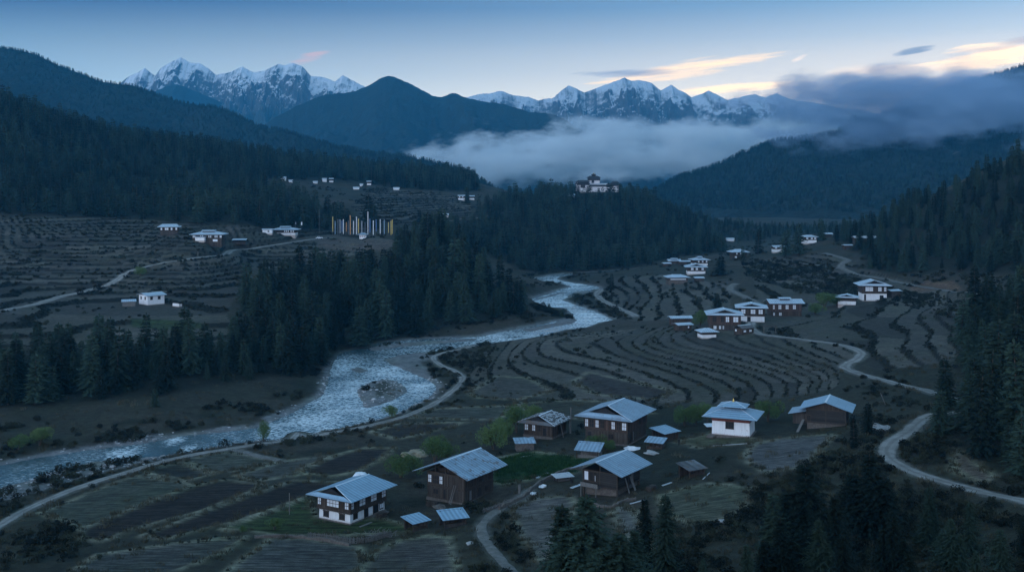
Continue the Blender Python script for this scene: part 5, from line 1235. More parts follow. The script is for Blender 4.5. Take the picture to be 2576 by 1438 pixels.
far_house('small slanting roofed shed next to the stepped roof of the far hamlet', 1679, 670, 10, 5, 4, 2.0, 0, 'gable', 'roof3', 'B', lower='dark', detail=False, ov=.6, rise=.6, name='shed', cat='shed')
far_house('long thin roofed shed in the middle of the far hamlet', 1726, 665, 8, 9, 5, 2.0, 0, 'gable', 'roof3', 'B', lower='dark', detail=False, ov=.6, rise=.6, name='shed', cat='shed')
far_house('little shed below the lower house of the far hamlet', 1760, 708, 5, 5, 4, 2.0, 0, 'gable', 'roof3', 'B', lower='plank', detail=False, ov=.5, rise=.6, name='shed', cat='shed')
far_house('bright white house half hidden among the tall knoll trees', 2038, 613, 0, 9, 7, 2.6, 2.2, 'hip', 'roof3', 'B', winB=((.2, .35), (.55, .7), (.8, .95)), lower='white', detail=False, ov=1.2, rise=1.2)
far_house('small pale roof behind the bright house among the knoll trees', 2081, 597, 0, 7, 5, 2.4, 0, 'gable', 'roof3', 'B', lower='dark', detail=False, ov=.8, rise=.8)
far_house('small house on the crest left of the knoll trees', 1960, 635, 3, 7, 6, 2.2, 1.6, 'gable', 'roof3', 'B', winB=((.1, .3), (.6, .8)), lower='white', detail=False, ov=.8, rise=.9)
far_house('tiny hut by the upper forest track', 2135, 626, 5, 5, 4, 2.2, 0, 'gable', 'roof3', 'B', lower='dark', detail=False, ov=.5, rise=.4, name='hut', cat='hut')
far_house('long dull roofed barn at the foot of the steep pine wood', 2178, 608, 0, 13, 6, 2.4, 0, 'gable', 'slab', 'B', lower='dark', detail=False, ov=.8, rise=1.0, name='barn', cat='barn')
far_house('open sided shed downhill of the pale willow in the village', 1715, 816, 6, 8, 5, 2.6, 0, 'gable', 'roof3', 'B', lower='dark', ov=.8, rise=.6, name='shed', cat='shed', detail=False)
far_house('tilted bright roofed hut at the lower edge of the village', 1724, 831, 18, 5.5, 4.5, 2.2, 0, 'gable', 'roof3', 'B', winB=((.7, .8),), lower='dark', ov=.7, rise=.5, name='hut', cat='hut', detail=False)
far_house('square hut with pale pyramid roof on white base below the timber farmhouse', 1784, 851, 10, 5.4, 5, 1.4, 1.0, 'hip', 'roof3', 'B', lower='white', upper='dark', ov=.9, rise=1.1, name='hut', cat='hut', detail=False)
far_house('ruined hut with white corner walls at the road below the village', 1868, 842, 30, 5.5, 4.5, 2.2, 0, 'gable', 'broken', 'corner', winA=((.1, .3),), winB=((.1, .3), (.6, .8)), lower='dark', ov=.5, rise=1.0, name='hut', cat='hut', detail=False)
for lab, u, v, L, W, h in [('far white house at the upper end of the meadow, beside a long white shed',712,455,7,6,4),('long white shed in the far upper meadow',731,459,5,4,2.2),('far white house on the ridge meadow, one of a close pair',816,458,6,5,4),('far white house with gabled front, the other of the close pair',833,459,6,6,4.6),
                           ('arched pale shed on the far ridge meadow',793,462,6,4,2.2),('white house against the dark ridge wood, above a small white shed',928,466,6,5,4.5),('small white shed beneath the ridge wood',909,469,4,3,2.4),('pale roof in the meadow below the ridge wood',896,477,8,4,2.2),('low long roof in the middle of the upland meadow',997,478,8,5,2.2),
                           ('two storey white upland house beside two pines',1161,504,9,7,5.0),('white wing of the upland house, behind the pines',1187,503,7,6,4.2),('low white building by the upland path',1120,545,8,4,2.0),('small stone hut in the saddle under the fortress',1438,497,9,5,3),('pale hut on the valley floor behind the column shaped cypress',1838,607,10,6,3)]:
    L, W = L * .7, W * .7
    far_house(lab, u, v, 4, L, W, h * .42, h * .42, 'gable', 'roof3', 'B', winB=((.15, .3), (.6, .75)) if L > 5.5 else (), lower='white', upper='white' if h < 4.2 else 'dark', detail=False, ov=.5, rise=.8, name='upland_house', group='upland houses')

# ------------------------------------------------------------------ the fortress on its hill
x0, y0, z0 = at_y(1503, 1150); z0 = ZC - (483 - HZ) * 1150 / F
t = empty('fortress', (x0, y0, z0), math.radians(4), 'white walled hilltop fortress with dark tiered roofs', 'fortress'); KEEP.append((x0, y0, 17)); KEEP.append((x0 - 13, y0, 12)); KEEP.append((x0 + 14, y0, 12)); KEEP.append((x0, y0 - 13, 13))
q = .0340
def fx(X): return (X - 1225) * q
def fz(Y): return (900 - Y) * q
MB().taper(fx(960), fx(1710), -1, 14, -7, fz(660), .25).build('curtain_wall', M['fort'], t)
MB().box(fx(950), fx(1715), -1.3, 14.2, fz(735), fz(662)).build('dark_band', M['fortroof'], t); MB().slab([(fx(940), -2.2, fz(668)), (fx(1720), -2.2, fz(668)), (fx(1720), 4, fz(630)), (fx(940), 4, fz(630))], .3).build('curtain_roof', M['slab'], t)
def block(X0, X1, dep, y_, Ytop, roofs, nm):
    b_ = MB().taper(fx(X0), fx(X1), y_, y_ + dep, -8, fz(Ytop), .3).build(nm, M['fort'], t)
    for (a0, a1, yb, yt, ins) in roofs:
        MB().box(fx(a0) + 1.2, fx(a1) - 1.2, y_ - .2, y_ + dep + .2, fz(yb) - 1.3, fz(yb)).build('timber_storey', M['fortroof'], b_)
        cx, cy = (fx(a0) + fx(a1)) / 2, y_ + dep / 2; hx, hy = (fx(a1) - fx(a0)) / 2, dep / 2 + 1.6
        r = MB(); zr, ze = fz(yt), fz(yb)
        r.slab([(cx-hx,cy-hy,ze),(cx+hx,cy-hy,ze),(cx+hx*ins,cy-hy*ins*.6,zr),(cx-hx*ins,cy-hy*ins*.6,zr)],.25).slab([(cx+hx,cy+hy,ze),(cx-hx,cy+hy,ze),(cx-hx*ins,cy+hy*ins*.6,zr),(cx+hx*ins,cy+hy*ins*.6,zr)],.25)
        r.slab([(cx-hx,cy+hy,ze),(cx-hx,cy-hy,ze),(cx-hx*ins,cy-hy*ins*.6,zr),(cx-hx*ins,cy+hy*ins*.6,zr)],.25).slab([(cx+hx,cy-hy,ze),(cx+hx,cy+hy,ze),(cx+hx*ins,cy+hy*ins*.6,zr),(cx+hx*ins,cy-hy*ins*.6,zr)],.25)
        r.build('roof', M['fortroof'], b_)
    return b_
lb = block(580, 965, 11, -3, 610, [(555, 985, 650, 600, .85), (565, 980, 590, 530, .6)], 'gate_block')
MB().box(fx(690), fx(830), -3.5, -2.9, fz(770), fz(640)).build('bay_window', M['fortroof'], lb)
ub = block(975, 1310, 10, 2, 520, [(930, 1340, 455, 400, .55)], 'central_tower')
MB().box(fx(968), fx(1316), 1.6, 12.4, fz(545), fz(470)).build('dark_band', M['fortroof'], ub); MB().box(fx(1050), fx(1130), 1.5, 2.1, fz(620), fz(530)).build('bay_window', M['fortroof'], ub)
MB().box(fx(1085), fx(1190), 4.5, 9.5, fz(410), fz(370)).build('lantern', M['fortroof'], ub); MB().taper(fx(1055), fx(1215), 3.2, 10.8, fz(372), fz(340), 1.4).build('upper_roof', M['fortroof'], ub); MB().taper(fx(1122), fx(1148), 6.6, 7.4, fz(342), fz(308), .25).build('finial', M['gold'], ub)
block(1705, 1880, 9, -2, 660, [(1600, 1895, 680, 620, .7), (1680, 1890, 610, 565, .6)], 'corner_tower')
MB().box(fx(705), fx(850), -8, -4, -4, fz(830)).box(fx(850), fx(945), -8, -4.5, -4, fz(905)).build('outwork', M['white'], t)

# ------------------------------------------------------------------ sheds, yards and small things
def shed(label, u, v, yaw, L, W, h0, h1, rmat, wall='plank', anchor='corner', ov=.45, name='shed', cat='shed', open_side=True):
    t = place(name, label, cat, u, v, yaw, L, W, anchor)
    m = MB().box(-L/2, L/2, W/2 - .1, W/2, -.8, h1 - .1).box(L/2 - .1, L/2, -W/2, W/2 - .1, -.8, min(h0, h1) - .05)
    if not open_side: m.box(-L/2, -L/2 + .1, -W/2, W/2 - .1, -.8, min(h0, h1) - .05).box(-L/2 + .1, L/2 - .1, -W/2, -W/2 + .1, -.8, h0 - .1)
    else: m.box(-L/2 + .1, L/2 - .1, -W/2 + .3, -W/2 + .4, -.8, h0 * .42)
    m.build('wall', M[wall], t)
    for x in (-L/2 + .08, L/2 - .2):
        for y_, h in ((-W/2 + .08, h0), (W/2 - .3, h1)): MB().box(x - .07, x + .07, y_ - .07, y_ + .07, -.8, h - .06).build('post', M['beam'], t)
    MB().slab([(-L/2 - ov, -W/2 - ov, h0), (L/2 + ov, -W/2 - ov, h0), (L/2 + ov, W/2 + ov, h1), (-L/2 - ov, W/2 + ov, h1)], .07).build('roof', M[rmat], t); return t
shed('small shed with bright ribbed blue roof, next to the stick fence', 1040, 1340, 40, 3.2, 3.0, 1.75, 2.25, 'roof')
shed('lean-to with jagged blue roof between the barn and the little blue roofed shed', 1118, 1330, 22, 4.2, 3.0, 1.7, 2.5, 'roof', 'plank')
shed('shed with single slope blue roof at the edge of the green crop', 1450, 1152, -18, 5.0, 3.4, 1.9, 3.0, 'roof2', 'grey')
shed('crooked little shed with patched pale roof under the willow row', 1300, 1135, 8, 4.0, 3.0, 1.9, 2.4, 'roof4', 'stone', open_side=False)
shed('tiny lean-to roof against the tall timber farmhouse', 1626, 1130, -25, 3.6, 2.6, 1.8, 2.4, 'roof2', 'dark')
shed('open cart shed with light blue roof beyond the tall timber farmhouse', 1672, 1112, 38, 4.6, 4.2, 2.0, 2.6, 'roof', 'plank')
shed('collapsing shack with striped torn roof at the edge of the olive field', 1735, 1203, 30, 3.8, 3.4, 1.6, 2.3, 'broken', 'dark')
shed('low animal pen with flat plank roof by the bare yard', 1402, 1213, 22, 3.2, 1.8, 1.0, 1.25, 'slab', 'grey')
shed('covered firewood stack beside the white chapel', 1781, 1080, 10, 2.6, 1.4, .8, 1.1, 'tarp', 'beam')
shed('grey hut with flat blue roof beside the white box shaped house', 308, 771, 20, 5.2, 4.2, 2.1, 2.6, 'roof3', 'grey', open_side=False)
shed('white leaning stone pen near the white box shaped house', 434, 770, -35, 4.2, 1.6, 1.6, 1.2, 'dark', 'white', open_side=False)
shed('grey roofed byre beside the wide manor', 585, 612, 5, 7.5, 4.5, 2.0, 2.6, 'roof3', 'dark')
shed('white walled byre on the other side of the wide manor', 491, 606, 0, 5, 4, 2.0, 2.4, 'roof3', 'white', open_side=False)
t = place('bus_shelter', 'open roadside shelter on two posts below the red timber house', 'shelter', 1940, 838, 10, 5, 2.5, 'B')
MB().box(-2.6, 2.6, -1.3, 1.3, 2.5, 2.62).build('roof', M['dark'], t)
for x in (-2.3, 2.3): MB().box(x - .1, x + .1, -.1, .1, -.8, 2.5).build('post', M['grey'], t)

def flag_pole(label, u, v, hpx, col, wide=.62, frac=.82, lean=0.0, name='prayer_flag', cat='prayer flag', group='prayer flags on the hill', y=None):
    x, y_, z = hit(u, v) if y is None else at_y(u, y); H = hpx * y_ / F
    t = empty(name, (x, y_, z), 0, label, cat, group)
    MB().bar((0, 0, -.5), (lean * H, 0, H), .14).build('pole', M['grey'], t)
    if col:
        k = tuple(round(c, 2) for c in col)
        if k not in FLAGM: FLAGM[k] = simple_mat('flag_cloth', col, 0.85, .25, 1.5, .2)
        n = 14; vs = []; z1, z2 = H * (1 - frac), H * .985
        for i in range(n + 1):
            zz = z1 + (z2 - z1) * i / n; sw = .12 * math.sin(i * 1.3 + u)
            for dx, dy in ((.06, 0), (wide, sw)): vs += [(lean * zz + dx, dy - .012, zz), (lean * zz + dx, dy + .012, zz)]
        f = []
        for i in range(n):
            a, c = i * 4, (i + 1) * 4; f += [(a, a + 2, c + 2, c), (a + 1, c + 1, c + 3, a + 3), (a + 2, a + 3, c + 3, c + 2), (a, c, c + 1, a + 1)]
        MB().add(vs, f).build('flag', FLAGM[k], t)
    return t
FLAGM = {}
YE, OR, WH, BL, GB, DK, GR = (.62,.47,.14), (.60,.30,.12), (.70,.72,.76), (.10,.20,.42), (.22,.34,.46), (.09,.11,.14), (.36,.40,.46)
FLG = [(885,YE,.80,215,'first yellow flag, outermost towards the road end of the flag row'),(912,GB,.9,165,'grey blue flag beside the outermost yellow one'),(945,DK,.9,185,'dark flag third in the row from the road end'),(967,GR,.85,180,'grey flag between a dark and a blue one'),(988,BL,.75,170,'deep blue flag near the road end of the row'),(1003,WH,.9,185,'white flag next to the deep blue one'),
       (1037,OR,.7,150,'short rust coloured flag before the tall orange one'),(1062,DK,.9,170,'dark flag squeezed against the tall orange one'),(1080,OR,.95,230,'tall orange flag, the only bright orange one'),(1117,WH,.9,165,'white flag just past the tall orange one'),(1150,WH,.95,215,'white flag next to a narrow yellow one'),(1172,YE,.85,190,'narrow yellow flag behind the shrine roof'),
       (1210,GR,.8,165,'grey flag directly above the shrine'),(1248,DK,.8,150,'dark flag beside the tallest white one'),(1277,WH,.97,270,'tallest white flag of the row'),(1300,BL,.8,190,'dark blue flag right after the tallest white one'),(1337,WH,.85,190,'white flag with a pole reaching farthest downhill'),(1370,BL,.75,180,'blue flag between two white ones'),(1415,WH,.97,185,'broad white flag in the far half of the row'),
       (1460,GB,.9,180,'pale blue flag before the yellow group'),(1508,YE,.8,150,'short yellow flag of the yellow group'),(1535,YE,.95,165,'middle yellow flag of the yellow group'),(1549,YE,.9,180,'last yellow flag at the far end of the row')]
for X, c, fr, hp, lab in FLG:
    u = (680 + X * .2407) * .936; v = (460 + (718 if X != 1337 else 738) * .2407) * .936
    flag_pole(lab, u, v, hp * .2407 * .936, tuple(q * .72 for q in c), .62 if hp > 160 else .5, fr)
flag_pole('bare flagpole closest to the long low house', 743, 586, 28, GR, .5, .2, group='flagpoles by the long low house'); flag_pole('flagpole with small white pennant by the long low house', 757, 590, 32, WH, .9, .25, group='flagpoles by the long low house')
def pole(label, u, v, hpx, w=.16, arm=True, lean=0.0):
    x, y_, z = hit(u, v); H = hpx * y_ / F
    t = empty('utility_pole', (x, y_, z), random.uniform(-.4, .4), label, 'pole', 'wooden poles'); MB().bar((0, 0, -.6), (lean * H, 0, H), w).build('pole', M['grey'], t)
    if arm: MB().bar((lean * H * .93 - .5, 0, H * .93), (lean * H * .93 + .5, 0, H * .93), .09).build('crossarm', M['beam'], t)
pole('tall pole at the end of the hill road beside the flag row', 803, 588, 62); pole('short post beside the hill road below the manor', 498, 650, 18, .2, False); pole('dark pole beside the old farmhouse with broken roof', 1436, 1090, 66); pole('white pole among the willows by the broken roof', 1319, 1066, 30, .18, False)
pole('thin pole standing by the furrows beside the white walled farmhouse', 728, 1293, 54, .12, False); pole('crooked grey pole behind the log walled house', 1484, 1146, 34, .12, False, -.22); pole('stout stone post at the corner of the green crop', 1307, 1240, 22, .4, False); pole('slanting beam on the grass beyond the log barn', 2230, 1018, 30, .14, False, -.5)

def heap(name, label, cat, u, v, r, mat, n=5, flat=.6, seed=1):
    x, y_, z = hit(u, v); rg = np.random.default_rng(seed); me = rock_mesh2(seed, name, M[mat]); o = obj(name, me, None, (x, y_, z)); o.scale = (r, r * .8, r * flat); o.rotation_euler = (0, 0, rg.uniform(0, 6)); return tag(o, label, cat)
def rock_mesh2(seed, name, mat):
    bm = bmesh.new(); bmesh.ops.create_icosphere(bm, subdivisions=3, radius=1); rg = np.random.default_rng(seed); k = rg.normal(size=(9, 3)) * 1.5; ph = rg.uniform(0, 6, 9)
    for v in bm.verts:
        d = v.co.normalized(); v.co = d * (1 + sum(.085 * math.sin(2.2 * d.dot(Vector(k[i])) + ph[i]) for i in range(9)))
    me = bpy.data.meshes.new(name); bm.to_mesh(me); bm.free(); me.materials.append(mat); return me
heap('straw_mound', 'broad pale straw mound behind the willows', 'mound', 1041, 1144, 3.0, 'straw', flat=.45, seed=3)
heap('sack', 'white stuffed sack on the bare yard wall, nearer the pen', 'sack', 1366, 1224, .75, 'tarp', seed=4); heap('sack', 'white stuffed sack lower down beside the track', 'sack', 1342, 1242, .7, 'tarp', seed=5)
heap('tarpaulin', 'crumpled white tarpaulin in front of the tall timber farmhouse', 'tarpaulin', 1590, 1129, 1.7, 'tarp', flat=.35, seed=6); heap('tarpaulin', 'white sheet heap behind the blue roof of the white walled farmhouse', 'tarpaulin', 908, 1194, 1.5, 'tarp', flat=.4, seed=7)
heap('boulder', 'large pale flat boulder beside the log barn', 'boulder', 2222, 1078, 2.4, 'palestone', flat=.3, seed=8); heap('boulder', 'small round white boulder in the yard before the log walled house', 'boulder', 1480, 1266, .5, 'tarp', seed=10)
heap('boulder', 'pale stone by the lawn behind the white walled farmhouse', 'boulder', 1129, 1234, .4, 'tarp', seed=12); heap('stone_pile', 'rubble heap at the foot of the big timber barn', 'stones', 1108, 1276, 1.6, 'stone', flat=.35, seed=13)
def plank_on(label, u0, v0, u1, v1, w, mat='pale', name='plank'):
    a, c = hit(u0, v0), hit(u1, v1); o = empty(name, a, 0); d = [c[i] - a[i] for i in range(3)]
    bpy.data.objects.remove(o); m = MB().bar((0, 0, .12), (d[0], d[1], d[2] + .12), w, .1); tag(m.build(name, M[mat], None, a), label, 'plank')
plank_on('pale plank lying in front of the log walled house', 1437, 1228, 1462, 1219, .7); plank_on('long log along the wall beside the big timber barn', 1225, 1284, 1256, 1270, .3, 'slab'); plank_on('bleached trunk on the slope above the stone wall', 1350, 1203, 1378, 1190, .6, 'slab', 'log'); plank_on('plank lying on the grass by the white walled farmhouse', 905, 1326, 935, 1314, .4, 'grey')

def wall_run(label, pts, h, w, mat, name='stone_wall', cat='wall', jag=.35):
    P = [hit(*p) for p in smooth_line(pts, 6)]; o = P[0]; vs, fs = [], []; rg = np.random.default_rng(len(label))
    for i, (x, y_, z) in enumerate(P):
        a, c = P[max(i - 1, 0)], P[min(i + 1, len(P) - 1)]; d = np.array([c[0] - a[0], c[1] - a[1]]); d /= np.linalg.norm(d) + 1e-9; n = np.array([-d[1], d[0]]) * w / 2; hh = h * (1 + jag * rg.uniform(-1, 1))
        for sx, zz in ((-1, -.4), (-.8, hh), (.8, hh), (1, -.4)): vs.append((x - o[0] + n[0] * sx, y_ - o[1] + n[1] * sx, z - o[2] + zz))
        if i:
            b0, b1 = (i - 1) * 4, i * 4; fs += [(b0 + k, b0 + k + 1, b1 + k + 1, b1 + k) for k in range(3)]
    e = len(vs) - 4; fs += [(0, 1, 2, 3)[::-1], (e, e + 1, e + 2, e + 3)]
    return tag(MB().add(vs, fs).build(name, M[mat], None, o), label, cat)
wall_run('low stone wall curving along the green crop to the track', [(1255,1283),(1290,1266),(1325,1246),(1350,1222),(1400,1196),(1440,1184),(1475,1180)], .7, .6, 'stone')
wall_run('stone wall edging the bottom field below the white walled farmhouse', [(640,1352),(720,1350),(800,1358),(880,1372)], .5, .5, 'stone')
wall_run('dry stone edge of the bare yard beside the log walled house', [(1490,1272),(1540,1276),(1570,1262),(1600,1256)], .5, .5, 'stone')
def stick_fence(label, pts, h):
    P = [hit(*p) for p in smooth_line(pts, 12)]; o = P[0]; m = MB(); rg = np.random.default_rng(17)
    for i in range(len(P) - 1):
        for f in (0, .25, .5, .75):
            p = [P[i][k] + (P[i + 1][k] - P[i][k]) * f - o[k] for k in range(3)]
            m.bar((p[0], p[1], p[2] - .2), (p[0] + rg.normal(0, .12), p[1] + rg.normal(0, .1), p[2] + h * rg.uniform(.7, 1.2)), .07)
    for q in (.4, .8): 
        for i in range(0, len(P) - 4, 4): m.bar((P[i][0] - o[0], P[i][1] - o[1], P[i][2] - o[2] + h * q), (P[i + 4][0] - o[0], P[i + 4][1] - o[1], P[i + 4][2] - o[2] + h * q), .08)
    tag(m.build('stick_fence', M['grey'], None, o), label, 'fence')
stick_fence('weathered stick fence in front of the white walled farmhouse', [(775,1352),(830,1358),(880,1366),(930,1362),(985,1346)], 1.0)
stick_fence('rail fence along the bare yard, beside the white sacks', [(1215,1290),(1245,1280),(1275,1268),(1300,1262)], .8)
x, y_, z = hit(955, 1350); m = MB(); rg = np.random.default_rng(3)
for k in range(90): 
    a = rg.normal(0, 1.2, 3); d = rg.normal(0, .8, 3); m.bar((a[0], a[1] * .5, abs(a[2]) * .3), (a[0] + d[0], a[1] * .5 + d[1], abs(a[2]) * .3 + abs(d[2]) * .6), .05)
tag(m.build('brush_pile', M['grey'], None, (x, y_, z)), 'pile of cut branches by the stick fence', 'brushwood')

# ------------------------------------------------------------------ people and a vehicle
def person(label, u, v, joints, edges, rz, head):
    x, y_, z = hit(u, v); me = bpy.data.meshes.new('person'); bm = bmesh.new()
    sk = bm.verts.layers.skin.verify(); V_ = [bm.verts.new(j[:3]) for j in joints]
    for a, c in edges: bm.edges.new((V_[a], V_[c]))
    for v_, j in zip(V_, joints): v_[sk].radius = (j[3], j[3] * (j[4] if len(j) > 4 else 1)); v_[sk].use_root = (v_ is V_[0])
    bm.to_mesh(me); bm.free(); me.materials.append(M['cloth'])
    o = obj('person', me, None, (x, y_, z)); o.rotation_euler = (0, 0, rz); o.modifiers.new('skin', 'SKIN').use_smooth_shade = True; o.modifiers.new('sub', 'SUBSURF').levels = 1; o.modifiers['sub'].render_levels = 2
    tag(o, label, 'person')
    bm = bmesh.new(); bmesh.ops.create_uvsphere(bm, u_segments=14, v_segments=10, radius=1)
    for q_ in bm.verts:
        d = q_.co.copy(); nose = .022 * max(0, 1 - ((d.x / .18) ** 2 + ((d.z + .05) / .25) ** 2)) * (d.y < 0); q_.co = Vector((d.x * .075, d.y * .095 - nose, d.z * .115 - (.01 if d.z < -.5 else 0)))
    h = bpy.data.meshes.new('head'); bm.to_mesh(h); bm.free(); h.materials.append(M['skin']); ho = obj('head', h, o, head)
    bm = bmesh.new(); bmesh.ops.create_uvsphere(bm, u_segments=14, v_segments=10, radius=1); bmesh.ops.delete(bm, geom=[q_ for q_ in bm.verts if q_.co.z < -.15 and q_.co.y < .2 or q_.co.z < -.6], context='VERTS')
    for q_ in bm.verts: q_.co = Vector((q_.co.x * .084, q_.co.y * .104 + .012, q_.co.z * .122 + .012))
    h = bpy.data.meshes.new('hair'); bm.to_mesh(h); bm.free(); h.materials.append(M['cloth']); obj('hair', h, ho)
person('person in dark clothes standing on the grass by the cart shed', 1708, 1121,
       [(0,0,.92,.13,.8),(0,0,1.15,.135,.75),(0,0,1.38,.15,.65),(0,0,1.5,.055),(-.09,0,.85,.09),(-.10,-.02,.48,.065),(-.10,.02,.08,.045),(-.10,-.13,.04,.04),(.09,0,.85,.09),(.10,.0,.48,.065),(.10,.04,.08,.045),(.10,-.10,.04,.04),(-.19,0,1.39,.06),(-.24,.02,1.12,.045),(-.23,-.05,.86,.035),(.19,0,1.39,.06),(.24,.02,1.12,.045),(.23,-.05,.86,.035)],
       [(0,1),(1,2),(2,3),(0,4),(4,5),(5,6),(6,7),(0,8),(8,9),(9,10),(10,11),(2,12),(12,13),(13,14),(2,15),(15,16),(16,17)], .4, (0, -.01, 1.63))
person('person crouching on the bare yard beside the log walled house', 1437, 1214,
       [(0,.12,.28,.14,.85),(0,.05,.50,.14,.8),(0,-.08,.74,.14,.7),(0,-.13,.84,.055),(-.11,.0,.30,.09),(-.14,-.33,.46,.07),(-.13,-.22,.09,.045),(-.13,-.36,.04,.04),(.11,.0,.30,.09),(.14,-.33,.46,.07),(.13,-.22,.09,.045),(.13,-.36,.04,.04),(-.19,-.10,.74,.06),(-.22,-.30,.58,.045),(-.10,-.46,.50,.035),(.19,-.10,.74,.06),(.22,-.30,.58,.045),(.10,-.46,.50,.035)],
       [(0,1),(1,2),(2,3),(0,4),(4,5),(5,6),(6,7),(0,8),(8,9),(9,10),(10,11),(2,12),(12,13),(13,14),(2,15),(15,16),(16,17)], .9, (0, -.17, .96))
x, y_, z = hit(803, 601); t = empty('pickup_truck', (x, y_, z + .05), .3, 'small white pickup parked at the top of the hill road', 'pickup')
MB().box(-2.1, 2.1, -.8, .8, .45, .95).taper(-1.2, .5, -.75, .75, .95, 1.55, .18).build('body', M['tarp'], t); MB().box(-1.0, .3, -.83, -.7, 1.05, 1.4).build('window', M['hole'], t)
for sx in (-1.3, 1.3):
    for sy in (-.75, .75):
        vs = [(sx + .34 * math.cos(a), sy + d, .34 + .34 * math.sin(a)) for d in (-.1, .1) for a in np.linspace(0, 2 * math.pi, 12, endpoint=False)]
        MB().add(vs, [tuple(range(12)), tuple(range(23, 11, -1))] + [(i, i + 12, (i + 1) % 12 + 12, (i + 1) % 12) for i in range(12)]).build('wheel', M['cloth'], t)

def firewood(label, u, v, rz, L=2.2, h=1.1):
    x, y_, z = hit(u, v); m = MB(); rg = np.random.default_rng(int(u)); o = None
    for i in range(int(L / .22)):
        for j in range(int(h / .2)):
            a = -L/2 + i * .22 + rg.uniform(-.03, .03); w2 = rg.uniform(.08, .11); d = rg.uniform(-.12, .12); m.box(a - w2, a + w2, -.5 + d, .5 + d, j * .2 - .1, j * .2 + .085)
    o = m.build('firewood_stack', M['plank'], None, (x, y_, z)); o.rotation_euler = (0, 0, rz); tag(o, label, 'firewood')
firewood('stack of split firewood at the gable foot of the big timber barn', 1088, 1272, -.5); firewood('firewood stack beside the door steps of the white walled farmhouse', 962, 1300, .9, 1.8); firewood('firewood stack under the far eave of the log walled house', 1640, 1232, .95, 2.4); firewood('firewood heap beside the old farmhouse with broken roof', 1345, 1112, -.4, 2.0)
for lab, a in (('long pole leaning away from the collapsing shack', (1768,1206,1785,1190,.18)), ('pale board on the ground between log walled house and shack', (1666,1222,1690,1214,.4)), ('log on the rubble below the yard of the log walled house', (1585,1268,1622,1258,.28)), ('board lying beside the cart shed', (1640,1128,1662,1122,.4)), ('thin pole lying on the terrace below the white chapel', (1790,1122,1880,1116,.16)), ('bleached log at the edge of the willows behind the big barn', (1310,1150,1336,1146,.3))):
    plank_on(lab, *a[:4], a[4], 'slab', 'log')
heap('stone_pile', 'field stones heaped at the corner of the olive field', 'stones', 1822, 1312, 1.0, 'palestone', flat=.4, seed=22); heap('stone_pile', 'pale stones by the stream side of the field track', 'stones', 1184, 1366, .8, 'palestone', flat=.4, seed=23); heap('stone_pile', 'rubble spill beside the tall timber farmhouse and tiny lean-to', 'stones', 1640, 1140, 1.8, 'palestone', flat=.3, seed=24)
# ------------------------------------------------------------------ woods
WOOD_LABEL = {
 'A': ('pine in the dense wood on the big dark hillside above the terraced fields', 'pines of the big hillside wood'),
 'A2': ('small far pine in the ridge wood behind the upland hamlet', 'pines of the far ridge wood'),
 'B': ('tall dark pine in the belt along the far river bank below the white house', 'pines of the riverside belt'),
 'C': ('dark pine in the wood on the steep spur between prayer flags and river', 'pines of the river spur wood'),
 'D': ('pine in the blue wood on the hill under the fortress', 'pines of the fortress hill wood'),
 'E': ('pine in the steep wood above the tall white and timber farmhouse', 'pines of the steep hillside wood'),
 'V': ('far pine on the valley bottom behind the fortress hill', 'pines of the far valley bottom'),
 'H': ('large dark pine on the slope above the bend of the winding dirt road', 'pines above the road bend'),
}
rgw = np.random.default_rng(77)
TREES = []          # (projected size, zone, x, y, z, h)
for k, (P, lo, hi, sp, hr) in FOREST.items():
    mk = (inpoly(UVu, UVv, P) & (Yg > lo) & (Yg < hi)).astype(float)
    mk *= np.where(fbm(Xg, Yg, 45, 2, 33) > -0.62, 1, 0.25)
    x, y = scatter(mk * 2.0 / (sp * sp), rgw)
    q = poisson_thin(x, y, sp * 0.80, rgw); x, y = x[q], y[q]
    ok = clear_of(x, y, 2.0); x, y = x[ok], y[ok]
    z = lookup(Zg, x, y) - 0.25
    h = rgw.uniform(hr[0], hr[1], len(x)) * (1 + 0.16 * rgw.normal(size=len(x)).clip(-1.5, 1.8)) * np.where(rgw.random(len(x)) < 0.12, 0.6, 1)
    inside = (np.abs(x / y) < 0.475)
    big = np.where(inside & (HZ + (ZC - z - h) * F / y < 1430), h / y, 0)
    for a in zip(big, [k] * len(x), x, y, z, h): TREES.append(a)
order = sorted(range(len(TREES)), key=lambda i: -TREES[i][0])
own = set(order[:262])
for i in order[:262]:
    s, k, x, y, z, h = TREES[i]
    lab, grp = WOOD_LABEL[k]; c, t, whole = MID[i % 5]
    sc = h / 10.0; wd = sc * random.uniform(0.9, 1.25)
    if s * F > 95:
        e = empty('pine_tree', (x, y, z), random.uniform(0, 6.28), lab, 'tree', grp); e.scale = (wd, wd, sc)
        obj('crown', c, e); obj('trunk', t, e)
    else:
        o = obj('pine_tree', whole, None, (x, y, z)); o.rotation_euler = (0, 0, random.uniform(0, 6.28)); o.scale = (wd, wd, sc)
        tag(o, lab, 'tree', grp)
WOOD_NAME = {'A': 'dense pine wood covering the big dark hillside above the terraced fields', 'A2': 'far dark pine wood along the ridge behind the upland hamlet', 'B': 'remaining pines of the belt along the far river bank',
             'C': 'dark pine wood on the steep spur beside the river bend', 'D': 'blue pine wood covering the hill under the fortress', 'E': 'dark pine wood on the steep slope above the tall farmhouse', 'V': 'far pine wood on the valley bottom behind the fortress hill', 'H': 'remaining pines of the slope above the road bend'}
